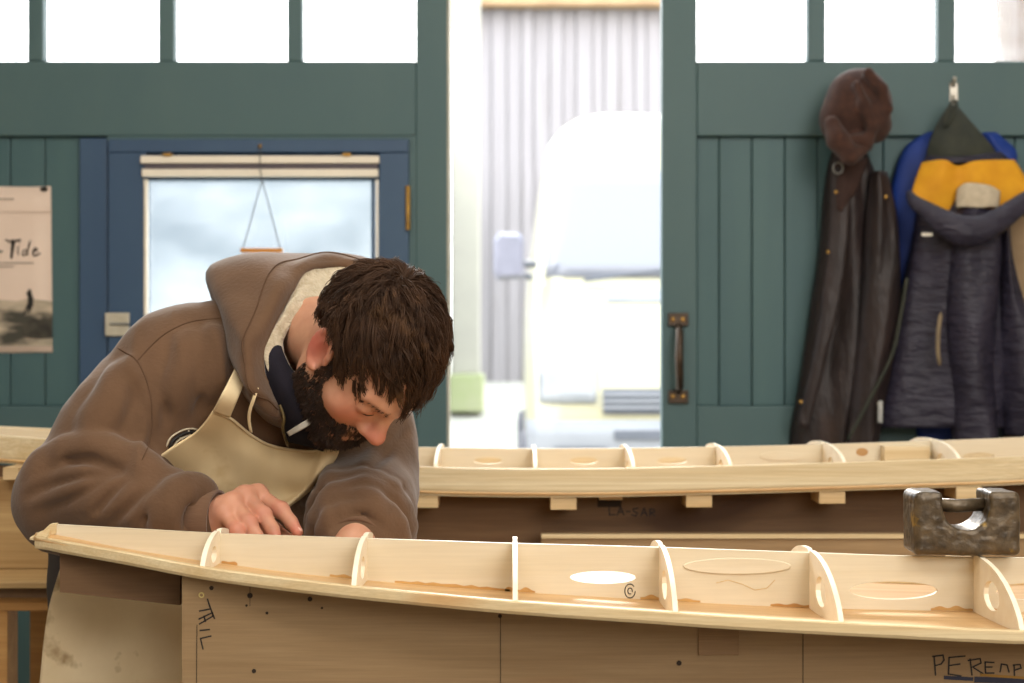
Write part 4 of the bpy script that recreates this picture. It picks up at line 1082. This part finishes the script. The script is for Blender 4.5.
while len(guides) < 860:
    d = unit(hg.normal(size=3)) if len(guides) > 90 else unit((crown-hc)/hr_+hg.normal(size=3)*.22); p = hc+hr_*d
    if p[2] < hairline(p[1]) or (abs(p[0]) > .05 and -.045 < p[1] < .022 and p[2] < .040) or (p[1] > .05 and abs(p[0]) > .072): continue
    hh_ = hg.uniform(.003,.015); n,_ = ell_out(p,0)
    Ln = hg.uniform(.055,.085) if p[1] > -.03 else hg.uniform(.035,.06)
    if p[2] < .02: Ln = hg.uniform(.018,.032); hh_ *= .5
    if p[1] > .0 and p[0] > .015: Ln *= .62
    if p[1] > .02 and p[2] < .035: Ln = .016; hh_ = .003
    pts = [p.copy()]; m = 9; q = p.copy(); wob = hg.normal(size=3)*.32
    for i in range(1,m):
        n,dd = ell_out(q,0)
        t_ = q-crown; t_ = t_-n*np.dot(t_,n); t_ = unit(t_)
        sw = np.cross(n,t_)*.35
        past = q[2] < hairline(q[1])+.005 and q[1] > .03
        gw = .22 if not past else .7
        v = unit(t_+sw+wob+gdn*gw*1.2 - (np.array([0,1.0,0])*.55 if past else 0))
        q = q+v*Ln/(m-1)
        n,dd = ell_out(q,0)
        want = hh_*min(1,i/2.5)
        if dd < want or not past: q = q+n*(want-dd)*.8
        if abs(q[0]) > .050 and q[2] < .030 and -.045 < q[1] < .026: break
        pts.append(q.copy())
    if len(pts) < 3: continue
    pts = spline(np.array(pts),m)
    guides.append([L(*x) for x in pts])
hcap = Sdf()
hcap.ell(L(*hc),hr_+.0015,HA,k=.01)
hcap.ell(L(0,.115,-.030),(.075,.066,.098),HA,k=.006,mode='s')
hcap.box(L(0,.0,-.098),(.13,.2,.052),HA,k=.006,mode='s')
for s_ in (-1,1): hcap.ell(L(s_*.085,-.010,-.012),(.024,.022,.030),HA,k=.004,mode='s')
hcap.post = lambda Q,d: d+.0025*vnoise(Q*90,2)
V1,Q1 = hcap.mesh(.0035)
V2,Q2 = strands(guides,17,.0045,.0022,.0008,.0003,5,.0035)
hair = obj('hair',(np.concatenate([V1,V2]),np.concatenate([Q1,Q2+len(V1)])),HAIRM,man,smooth=True)
# ------------------------------------------------ beard + brows, rooted on the face
me_n = np.zeros(len(Vb)*3,np.float32); body.data.vertices.foreach_get('normal',me_n); Nb = me_n.reshape(-1,3)
r_,f_,u_ = lv.T; ar = np.abs(r_)
head_ok = (u_>-.135)&(u_<.15)&(ar<.09)&(f_>-.03)&(f_<.12)
cheek = np.where(f_<.03,-.012-.1*(f_-.0),-.018-.58*(f_-.03))
mask = head_ok&(u_<cheek)&(u_>-.125)&(f_>-.004)&(ar<.074)&~((ar<.021)&(u_>-.074)&(u_<-.058)&(f_>.07))
mask |= head_ok&(ar<.034)&(u_<-.040)&(u_>-.058)&(f_>.078)
side = head_ok&(ar>.055)&(f_>.004)&(f_<.034)&(u_<.02)&(u_>-.06); mask |= side&(ar<.077)
mask &= ~((u_>-.036)&(ar<.026)); mask &= ~((ar>.063)&(f_<.016)&(u_>-.045))
idx = np.where(mask)[0]; bg_ = np.random.default_rng(3); idx = bg_.choice(idx,min(2600,len(idx)),replace=False)
bgd = []
for i in idx:
    p,n = Vb[i],Nb[i]; q = p-n*.001; ln_ = bg_.uniform(.006,.013) if u_[i] < -.05 else bg_.uniform(.005,.010)
    d0 = unit(n*.55-UU*.75+FF*.1+bg_.normal(size=3)*.22); pts = [q]
    for k in range(1,5):
        d0 = unit(d0+np.array([0,0,-.12])); pts.append(pts[-1]+d0*ln_/4)
    bgd.append(pts)
V,Q = strands(bgd,7,.0035,.0022,.00055,.0002,9,.001)
obj('beard',(V,Q),BEARDM,man)
bm_ = head_ok&(ar>.009)&(ar<.05)&(u_>.021)&(u_<.032)&(f_>.06)
idx = np.where(bm_)[0]; idx = bg_.choice(idx,min(36,len(idx)),replace=False)
for s_ in (-1,1):
    bgd = [[Vb[i]-Nb[i]*.001+k*.0022*unit(s_*RR*.9+UU*.25+Nb[i]*.35) for k in range(5)] for i in idx if r_[i]*s_ > 0]
    V,Q = strands(bgd,5,.0022,.0014,.0002,.00008,4,0)
    obj('eyebrow',(V,Q),BEARDM,man)

# ------------------------------------------------ hoodie
hs = Sdf()
hs.ell(MS-sv*.07+fv*.0,(.185,.125,.20),[rv,fv,sv],k=.07)
hs.ell(PV+sv*.20+fv*.01,(.17,.13,.19),[rv,fv,sv],k=.10)
hs.ell(PV+sv*.04,(.17,.135,.12),[rv,fv,sv],k=.08)
hs.cap(RS+sv*.0,N0-sv*.07,.074,.070,k=.06); hs.cap(LS,N0-sv*.07,.072,.068,k=.06)
EB = RE
hs.path([RS,lerp(RS,RE,.5),RE],[.082,.081,.068],k=.05)
FA = [RE,P(110,497,2.22),P(160,510,2.19),P(192,520,2.175)]
hs.path(FA,[.066,.064,.052,.045],k=.035)
hs.path([LS,lerp(LS,LE,.5)+np.array([.004,0,0]),LE],[.078,.076,.070],k=.05)
hs.path([LE,lerp(LE,LW,.5),P(357,545,2.175)],[.071,.066,.050],k=.04)
# explicit folds: ridges (u) and creases (s) laid on the surface where the photo shows them
base_items = list(hs.it)
def fold(pts, r, depth, mode='u', k=.018):
    q = []; ww = []
    bs0 = hs.it; hs.it = base_items
    n_ = 5*len(pts)
    for i,(a,b) in enumerate(spline(pts,n_)):
        h = hs.hit(a,b)
        if h is None: continue
        n = hs.normal(h,.01); e = math.sin(math.pi*(i+.5)/n_)**.6
        q.append(h-n*(r-.0055*e) if mode == 'u' else h+n*(r-.0050*e)); ww.append(r)
    hs.it = bs0
    if len(q) > 1: hs.path(q,ww,k=.022 if mode == 'u' else .012,mode=mode)
for pts,r in (
 ([(34,468),(60,452),(95,446),(130,456),(150,466)],.015),
 ([(165,531),(168,510),(178,493),(194,486),(206,488)],.011),
 ([(92,425),(112,398),(124,368)],.016),
 ([(176,400),(186,372),(192,340)],.012),
 ([(206,392),(212,366),(214,336)],.010)):
    fold(pts,r,0)
# bunched cuff folds of the left sleeve, rings round the forearm
la_ = P(357,545,2.165); ld_ = unit(LE-la_); e1 = unit(np.cross(ld_,[0,0,1])); e2 = np.cross(e1,ld_)
for tq,rq,wq,tl in ((.006,.050,.0085,.1),(.026,.057,.010,-.25),(.050,.061,.011,.3),(.080,.064,.011,-.2)):
    hs.path([la_+ld_*(tq+rq*tl*math.cos(g)*.5)+rq*(math.cos(g)*e1+math.sin(g)*e2) for g in np.linspace(0,2*math.pi,17)],wq,k=.014)
def smst(x): x = np.clip(x,0,1); return x*x*(3-2*x)
def segd(Q,a,b):
    d = b-a; h = np.clip(((Q-a)@d)/(d@d),0,1); return np.linalg.norm(Q-a-h[:,None]*d,axis=1)
def crease(Q,nx,nz,fa,fn,fy,seed):
    al = Q[:,0]*nz-Q[:,2]*nx; nr = Q[:,0]*nx+Q[:,2]*nz
    w = .02*vnoise(Q*9,seed+7)
    c = np.stack([al*fa,(nr+w)*fn,Q[:,1]*fy],1)
    n1 = vnoise(c,seed); n2 = vnoise(c*np.array([1.3,1.7,1.2])+5.3,seed+1)
    return np.exp(-(n1*3.4)**2)+.55*np.exp(-(n2*3.6)**2)
def cloth(Q,d):
    near = np.abs(d) < .03
    if not near.any(): return d
    q = Q[near]; dd = d[near]
    mF = smst(1.25-segd(q,RE,FA[2])/.095)
    mU = smst(1.3-segd(q,RS,lerp(RS,RE,.8))/.11)*(1-mF)
    mL = smst(1.3-segd(q,LS,LE)/.10)
    mT = np.clip(1-mF-mU-mL,0,1)
    h = .0050*mF*(crease(q,-.55,.83,3.2,24,5,21)-.45)
    h += .0060*mU*(crease(q,.85,.5,3,15,5,22)-.45)
    h += .0045*mL*(crease(q,-.60,.80,3,20,5,23)-.45)
    mT = mT*smst((np.linalg.norm(q-N0,axis=1)-.10)/.06)
    gr_ = np.zeros(len(q))
    for pl,w_,am in GROOVE:
        c_ = pl.mean(0); rr_ = np.linalg.norm(pl-c_,axis=1).max()+3*w_; nn_ = np.where(np.linalg.norm(q-c_,axis=1)<rr_)[0]
        if len(nn_)==0: continue
        dm = np.full(len(nn_),9.0); tm = np.zeros(len(nn_)); m_ = len(pl)-1
        for i_ in range(m_):
            a_,b_ = pl[i_],pl[i_+1]; v_ = b_-a_; t_ = np.clip(((q[nn_]-a_)@v_)/max(v_@v_,1e-12),0,1)
            x_ = np.linalg.norm(q[nn_]-a_-t_[:,None]*v_,axis=1); up_ = x_<dm; dm = np.where(up_,x_,dm); tm = np.where(up_,(i_+t_)/m_,tm)
        gr_[nn_] += am*np.exp(-(dm/w_)**2)*np.clip(np.sin(np.pi*np.clip(tm,.02,.98)),0,1)**.7
    h -= gr_
    h += .0060*mT*(crease(q,.97,.22,2.5,17,5,24)-.45)
    d = d.copy(); d[near] = dd-h+.0018*vnoise(q*np.array([18,18,24]),1)
    return d
GROOVE = []
for pts,w_,am in (
 ([(58,455),(72,461),(90,459),(104,464),(128,474)],.008,.009),([(52,447),(75,449),(105,453),(134,466)],.011,-.007),
 ([(24,499),(42,489),(61,483),(94,475),(120,474)],.006,.006),([(22,490),(45,479),(70,472),(100,468)],.008,-.005),
 ([(36,514),(56,506),(74,498),(101,482)],.006,.006),([(30,506),(52,497),(75,489),(96,481)],.008,-.005),
 ([(96,515),(104,504),(111,495),(128,481)],.006,.007),([(84,516),(94,502),(106,490),(120,480)],.009,-.005),
 ([(110,526),(119,516),(128,508),(146,491)],.006,.007),([(100,526),(112,512),(124,499),(136,487)],.009,-.005),
 ([(139,526),(149,516),(158,508),(176,492)],.006,.007),([(126,528),(138,516),(150,503),(164,489)],.009,-.005),
 ([(184,531),(185,518),(188,506),(198,495)],.005,.006),([(168,531),(172,516),(178,502),(190,489)],.009,-.006),
 ([(147,405),(151,425),(150,441),(139,466)],.007,.006),
 ([(106,430),(113,405),(118,374)],.014,-.006),([(126,440),(130,410),(128,380)],.012,.005),
 ([(168,392),(166,415),(161,442)],.008,.007),([(176,388),(175,410),(170,436)],.009,-.004),
 ([(184,376),(182,395),(177,416)],.007,.006),([(208,370),(204,390),(196,415)],.008,.005),
 ([(192,372),(190,392),(184,418)],.009,-.004),([(200,336),(188,352),(182,372)],.010,.004),
 ([(367,474),(385,456),(411,427)],.007,.007),([(358,466),(378,446),(402,420)],.010,-.005),
 ([(306,480),(324,490),(344,497),(385,497),(408,486)],.007,.008),([(320,478),(350,486),(385,486),(406,474)],.010,-.005),
 ([(318,526),(330,516),(346,511),(367,515),(386,530)],.006,.006),([(312,516),(328,506),(346,503),(370,506),(392,520)],.007,-.005),
 ([(310,508),(330,499),(372,500),(398,512)],.006,.005)):
    bs0 = hs.it; hs.it = base_items
    q_ = [hs.hit(a,b) for a,b in spline(pts,3*len(pts))]; hs.it = bs0
    q_ = np.array([x for x in q_ if x is not None])
    if len(q_) > 2: GROOVE.append((q_,w_,am))
hs.post = cloth
# open neck and cuffs
hs.cap(N0-fv*-.01,L(0,-.03,-.05),.060,.075,k=.01,mode='s')
V,Q = hs.mesh(.0038)
hood_o = obj('hoodie',(V,Q),HOODM,man,smooth=True)
def surf(a,b,off=.001):
    h = hs.hit(a,b)
    return None if h is None else h+hs.normal(h,.004)*off
def seam(name,pts,w,mat,off=.0,n=24):
    q = [surf(a,b,off) for a,b in spline(pts,n)]; q = [x for x in q if x is not None]
    return obj(name,MB().tube(q,[w*.3]+[w]*(len(q)-2)+[w*.3],6),mat,hood_o,smooth=True)
seam('yoke_seam',[(222,318),(190,322),(162,336),(137,361)],.0011,HOODS)
seam('sleeve_seam',[(103,351),(114,347),(126,353),(137,361),(148,385),(152,410),(150,440),(142,460)],.0011,HOODS)
cuffp = [P(188,519,2.176),P(205,520.5,2.172),P(218,521,2.168)]
obj('cuff', MB().tube(cuffp,[.0445,.0425,.040],28,cap=False), RIBK, hood_o, smooth=True, solid=.004)
obj('cuff', MB().tube([P(357,545,2.18),P(356,548,2.158),P(355,550,2.145)],[.050,.046,.041],28,cap=False), RIBK, hood_o, smooth=True, solid=.004)
# print on the chest, half under the bib
for pts in ([(166,447),(170,438),(180,431),(190,428.5),(198,429.5)],[(172,450),(176,442),(184,437),(193,435),(200,437)],[(178,436),(184,441)],[(188,430),(190,437)]):
    seam('print_outline',pts,.0013,pm('print_ink',(196,184,160)) if 'print_ink' not in MATS else MATS['print_ink'],.0008,12)
seam('print_stroke',[(169,449),(173,440.5),(182,434.5),(191,432),(199,433.5)],.0028,pm('print_black',(30,26,24)),.0,12)

# hood gathered round the neck
HC_ = [ # rim, roll, mid, base   (px,py,Y)
 [(392,322,2.40),(398,305,2.42),(402,300,2.47),(390,315,2.55)],
 [(376,286,2.43),(384,272,2.45),(386,272,2.50),(380,295,2.56)],
 [(354,267,2.43),(362,261,2.45),(362,262,2.50),(362,285,2.57)],
 [(330,264,2.41),(326,257,2.43),(318,257,2.50),(318,285,2.58)],
 [(304,269,2.36),(290,265,2.37),(255,256,2.45),(258,282,2.57)],
 [(290,292,2.315),(272,288,2.295),(213,265,2.40),(214,289,2.50)],
 [(272,326,2.27),(256,324,2.245),(223,308,2.30),(222,318,2.38)],
 [(263,352,2.25),(247,350,2.22),(235,350,2.25),(231,356,2.33)],
 [(263,374,2.24),(250,380,2.205),(244,380,2.235),(241,384,2.30)],
 [(272,390,2.245),(264,398,2.21),(258,401,2.22),(252,402,2.28)],
 [(284,402,2.27),(284,412,2.245),(280,418,2.25),(276,424,2.31)],
 [(318,408,2.33),(324,420,2.31),(328,428,2.34),(326,434,2.40)],
 [(352,394,2.38),(360,402,2.38),(368,402,2.42),(368,410,2.48)],
 [(385,360,2.41),(396,358,2.43),(404,356,2.48),(398,368,2.55)]]
LIN_ = [(372,330,2.36),(362,310,2.365),(352,314,2.36),(330,308,2.345),(305,302,2.325),(294,304,2.30),(275,333,2.268),(267,356,2.248),(278,384,2.238),(284,390,2.255),(296,396,2.29),(318,390,2.34),(346,380,2.37),(368,356,2.37)]
nA, nB = 96, 22
HCa = np.array([[P(*q) for q in r] for r in HC_])
loopc = np.concatenate([HCa[-1:],HCa,HCa[:2]])
rows = np.stack([spline(loopc[:,j],(len(loopc)-1)*10+1)[10:10+len(HC_)*10] for j in range(4)],1)
rows = np.array([spline(r,nB) for r in rows])
ctr = rows.mean(axis=(0,1))
for i in range(rows.shape[0]):
    for j in range(nB):
        v = rows[i,j]; w = math.sin(math.pi*j/(nB-1))
        rows[i,j] = v+unit(v-ctr)*w*(.004*vnoise((v*22)[None],8)[0]+.003*math.sin(i*.35+j*.5))
# rolled lip: continue inside the rim
lipr = []
for i in range(rows.shape[0]):
    a, b_ = rows[i,0], rows[i,2]; d = unit(a-b_); inn = unit(ctr-a)
    lipr.append([a+d*.0015+inn*.002, a+inn*.005, a+inn*.005-d*.008])
full = np.concatenate([np.array(lipr)[:,::-1],rows],1)
mb = MB(); mb.loft([list(r) for r in full],closed=False,cap=False,loop=True)
hseam = []
for i in range(14,98):
    nn_ = unit(np.cross(rows[i+1,8]-rows[i-1,8],rows[i,10]-rows[i,6])); nn_ = nn_ if np.dot(nn_,rows[i,8]-ctr) > 0 else -nn_
    hseam.append(rows[i,8]+nn_*.0042)
hood = obj('hood', mb, HOODM, man, smooth=True, solid=.007)
obj('hood_seam', MB().tube(hseam,.0011,6), HOODS, hood, smooth=True)
# fleece inside the hood
lin = []
LP_ = np.array([P(*q) for q in LIN_]); LP_ = np.concatenate([LP_[-1:],LP_,LP_[:2]]); LP_ = spline(LP_,(len(LP_)-1)*10+1)[10:10+len(HC_)*10]
for i in range(rows.shape[0]):
    a = rows[i,0]; inn = unit(ctr-a); e_ = LP_[i]; d_ = unit(a-rows[i,3])
    lin.append([a+inn*.003-unit(a-rows[i,2])*.003, a+inn*.008+unit(a-rows[i,2])*.001, lerp(a+inn*.012,e_,.35), lerp(a,e_,.75), e_, lerp(e_,lerp(N0,L(0,-.03,-.05),.4),.3)])
lin = np.array([spline(r,14) for r in lin])
for i in range(lin.shape[0]):
    for j in range(14): lin[i,j] += .003*vnoise((lin[i,j]*95)[None],9)[0]*unit(ctr-lin[i,j])
mb = MB(); mb.loft([list(r) for r in lin],closed=False,cap=False,loop=True)
obj('fleece_lining', mb, FLEECE, hood, smooth=True, solid=.005)
# drawstring
obj('drawstring', MB().tube(spline([P(257,388,2.205),P(254,398,2.2),P(250,410,2.21),P(249,420,2.22),P(251,432,2.23)],14),[.003]*14,8,flat=.5), STRAP, hood, smooth=True)
# inner fleece collar
cg = [[(266,330,2.30),(272,332,2.285),(277,338,2.28)],[(263,352,2.262),(274,356,2.248),(288,366,2.245)],[(266,376,2.245),(284,380,2.222),(304,388,2.222)],[(276,400,2.238),(294,404,2.212),(313,412,2.212)],[(284,420,2.245),(300,424,2.222),(318,432,2.225)],[(286,440,2.275),(304,444,2.262),(324,450,2.26)]]
col_ = obj('inner_collar', MB().grid(pixgrid(cg,26,12)), NAVYF, man, smooth=True, solid=.006)
obj('collar_tab', MB().grid(pixgrid([[(287,432,2.215),(300,424,2.202),(313,416,2.205)],[(290,436,2.215),(302,429.5,2.2),(314,422,2.203)]],6,12)), pm('grey_tab',(172,166,154),(160,154,142),rough=.6,scale=30), col_, smooth=True, solid=.003)
obj('zip_edge', MB().tube(spline([P(280,405,2.228),P(284,418,2.225),P(283,430,2.235),P(288,446,2.262)],12),.0022,6), pm('brass_zip',(120,100,60),(70,60,40),rough=.5,scale=200,metal=.4), col_, smooth=True)

# ------------------------------------------------ apron
PC = MS-sv*.10+fv*.150
def onplane(px_,py_,off=0):
    d = unit(P(px_,py_,1.0)-CAM); tq = np.dot(PC-fv*off-CAM,fv)/np.dot(d,fv); return CAM+d*tq
bib = [[(213,411),(230,417),(254,435),(278,446),(312,451),(326,447),(341,443)],
 [(193,434),(215,440),(245,455),(275,467),(305,472),(318,470),(330,466)],
 [(165,455),(200,465),(235,478),(265,488),(294,494),(304,492),(313,488)],
 [(130,476),(165,490),(205,503),(240,513),(266,516),(276,514),(284,509)],
 [(98,502),(135,516),(175,530),(208,540),(236,542),(248,538),(258,532)],
 [(72,535),(110,548),(150,560),(182,566),(206,566),(218,562),(228,556)]]
torso = Sdf(); torso.it = base_items[:5]
def bibpt(a,b,off,ful=False):
    q = onplane(a,b,off); h = (hs if ful else torso).hit(a,b); rd = unit(P(a,b,1.0)-CAM)
    tq = np.dot(q-CAM,rd)
    if h is not None: tq = min(tq,np.dot(h-CAM,rd)-.012)
    return CAM+rd*tq
B3 = np.array([[bibpt(a,b,(-.010 if 1<=i<=3 and 2<=j<=5 else .008) - (.0,.0,.0,.0,.03,.05,.06)[j], j<2 and i<3) for j,(a,b) in enumerate(r)] for i,r in enumerate(bib)])
wline = B3[-1]
sk = []
for zq,sp,yo_ in ((.80,1.06,-.01),(.68,1.14,-.02),(.55,1.2,-.03),(.42,1.25,-.035)):
    c_ = wline.mean(0); row = []
    for j,q in enumerate(wline):
        u = j/(len(wline)-1)*2-1
        row.append(np.array([-.535+.155*u*sp, 2.47+.03*u-.06*(1-u*u)+yo_+.012*math.sin(j*2.1+zq*6), zq]))
    sk.append(row)
Gb = grid_spline(B3,40,44)
for i in range(Gb.shape[0]):
    for j in range(Gb.shape[1]):
        v_ = Gb[i,j]; Gb[i,j] = v_+fv*(.003*math.sin(i*.32+j*.16)+.003*vnoise((v_*20)[None],12)[0])
ap = obj('apron_bib', MB().grid(Gb), CANV, man, smooth=True, solid=.0025)
Gs = grid_spline(np.concatenate([B3[-1:],np.array(sk)]),40,44)
obj('apron_skirt', MB().grid(Gs), CANV2, man, smooth=True, solid=.0025)
hem = MB().tube([Gb[0,j]+fv*.002 for j in range(44)],.0022,6); obj('top_hem', hem, STRAP, ap, smooth=True)
sp_ = [[(213,411),(221,414),(230,417)],[(223,392),(230,396),(237,400)],[(233,372),(239,377),(245,382)],[(238,360),(244,365),(250,370)]]
def strap_pt(a,b):
    q = onplane(a,b,.004); h = hs.hit(a,b)
    if h is not None and np.linalg.norm(h-CAM)-.004 < np.linalg.norm(q-CAM): q = CAM+unit(h-CAM)*(np.linalg.norm(h-CAM)-.004)
    if b < 371.5: q = P(a,b,2.31)
    elif b < 388: q = P(a,b,2.25)
    return q
obj('neck_strap', MB().grid(grid_spline(np.array([[strap_pt(a,b) for a,b in r] for r in sp_]),20,8)), STRAP, ap, smooth=True, solid=.0025)
m, t, b = nt('patterned_shirt'); n_ = noise(t,70,dist=2.5,detail=2,lo=.53,hi=.56)
t.links.new(mixc(t,n_,s2l((26,24,26)),s2l((196,190,178))),b.inputs['Base Color']); b.inputs['Roughness'].default_value=.85
obj('printed_shirt', MB().grid(np.array([[onplane(a,b,.03) for a,b in r] for r in [[(268,498),(290,494),(312,488)],[(268,515),(288,512),(302,508)],[(268,534),(285,532),(298,530)]]])), m, man, smooth=True, solid=.003)
# trousers and boots
tr = Sdf()
for h_,k_,a_ in ((hipR,kR,aR),(hipL,kL,aL)):
    tr.cap(h_,k_,.092,.066,k=.05); tr.cap(k_,a_+np.array([0,0,.0]),.064,.058,k=.03)
tr.ell(PV+np.array([0,0,-.03]),(.155,.12,.14),[rv,fv,sv],k=.06)
tr.post = lambda Q,d: d+.004*vnoise(Q*np.array([14,14,22]),2)
obj('trousers', tr.mesh(.008), DENIM, man, smooth=True)
for a_ in (aR,aL):
    bo = Sdf(); bo.cap(a_+np.array([0,.03,-.035]),a_+np.array([.022,-.16,-.052]),.048,.036,k=.04); bo.cap(a_+np.array([0,.015,0]),a_+np.array([0,.02,.08]),.052,.055,k=.03)
    bo.box(a_+np.array([.01,-.06,-.132]),(.2,.3,.0470),k=.004,rd=.001,mode='s')
    obj('boot', bo.mesh(.007), BOOT, man, smooth=True)
# ================================================================== LIGHT, SKY, CAMERA
sc = bpy.context.scene
wld = bpy.data.worlds.new('sky'); sc.world = wld; wld.use_nodes = True
t = wld.node_tree; t.nodes.clear()
out = nd(t,'ShaderNodeOutputWorld'); bg = nd(t,'ShaderNodeBackground'); tc = nd(t,'ShaderNodeTexCoord'); sx = nd(t,'ShaderNodeSeparateXYZ')
t.links.new(tc.outputs['Generated'],sx.inputs[0])
rp_ = nd(t,'ShaderNodeValToRGB'); cr = rp_.color_ramp
cr.elements[0].position = .0; cr.elements[0].color = (.3,.3,.28,1)
cr.elements[1].position = 1.0; cr.elements[1].color = (.8,.9,1.0,1)
for p_,c_ in ((.495,(.3,.3,.3,1)),(.51,(.9,.93,.96,1)),(.6,(1.0,1.0,1.0,1))):
    e = cr.elements.new(p_); e.color = c_
mr = nd(t,'ShaderNodeMapRange'); mr.inputs[1].default_value = -1; mr.inputs[2].default_value = 1
t.links.new(sx.outputs[2],mr.inputs[0]); t.links.new(mr.outputs[0],rp_.inputs[0]); t.links.new(rp_.outputs[0],bg.inputs[0])
bg.inputs[1].default_value = SKY; t.links.new(bg.outputs[0],out.inputs[0])
def area(name, loc, aim, sx_, sy_, power, col=(1,1,1), portal=False):
    l = bpy.data.lights.new(name,'AREA'); l.shape='RECTANGLE'; l.size=sx_; l.size_y=sy_; l.energy=power; l.color=col
    o = bpy.data.objects.new(name,l); COL.objects.link(o); o.location=loc
    o.rotation_euler = (Vector(aim)-Vector(loc)).to_track_quat('-Z','Y').to_euler()
    if portal: l.cycles.is_portal = True
    return o
zc = (ZZ(61,YD)+2.5)/2; hh = 2.5-ZZ(61,YD)+.1
area('portal_left',((xl0+xl1)/2,YD+.12,zc),((xl0+xl1)/2,0,zc),xl1-xl0,hh,1,portal=True)
area('portal_right',((xr0+xr1)/2,YD+.12,zc),((xr0+xr1)/2,0,zc),xr1-xr0,hh,1,portal=True)
area('portal_gap',((xl1+xr0)/2,YD+.12,1.3),((xl1+xr0)/2,0,1.3),xr0-xl1,2.6,1,portal=True)
area('portal_hatch',(XX(262,YD),YD+.12,ZZ(265,YD)),(XX(262,YD),0,ZZ(265,YD)),.6,.46,1,portal=True)
# unseen fill areas added under the ceiling to brighten the room
for (x,y,e) in CEIL_FILL: area('ceiling_fill',(x,y,3.2),(x*.4,y+1.0,0.0),1.4,.9,e,(1,.95,.87))
area('front_fill',(1.9,-2.6,2.7),(-.1,2.3,1.0),2.6,1.6,FRONT,(1,.97,.92))  # unseen fill added to brighten camera-facing sides, no window behind it
sun = bpy.data.lights.new('sun','SUN'); sun.energy = SUN; sun.angle = math.radians(14); sun.color=(1,.96,.9)
so = bpy.data.objects.new('sun',sun); COL.objects.link(so); so.rotation_euler = Vector((.05,-.86,-.52)).to_track_quat('-Z','Y').to_euler()
cam = bpy.data.cameras.new('camera'); co_ = bpy.data.objects.new('camera',cam); COL.objects.link(co_)
co_.location = CAM; co_.rotation_euler = (math.pi/2,0,0)
cam.sensor_width = 36; cam.lens = 36*F_PX/1024; cam.clip_end = 200; cam.clip_start = .05
cam.dof.use_dof = True; cam.dof.focus_distance = 2.12; cam.dof.aperture_fstop = 5.0
sc.camera = co_
vs = sc.view_settings; vs.view_transform='Standard'; vs.look='None'; vs.exposure=EXPO; vs.gamma=1; vs.use_curve_mapping=False
sc.cycles.max_bounces = 8; sc.cycles.diffuse_bounces = 4; sc.cycles.transparent_max_bounces = 12
sc.cycles.caustics_reflective = False; sc.cycles.caustics_refractive = False
sc.cycles.use_denoising = True
sc.cycles.sample_clamp_indirect = 6
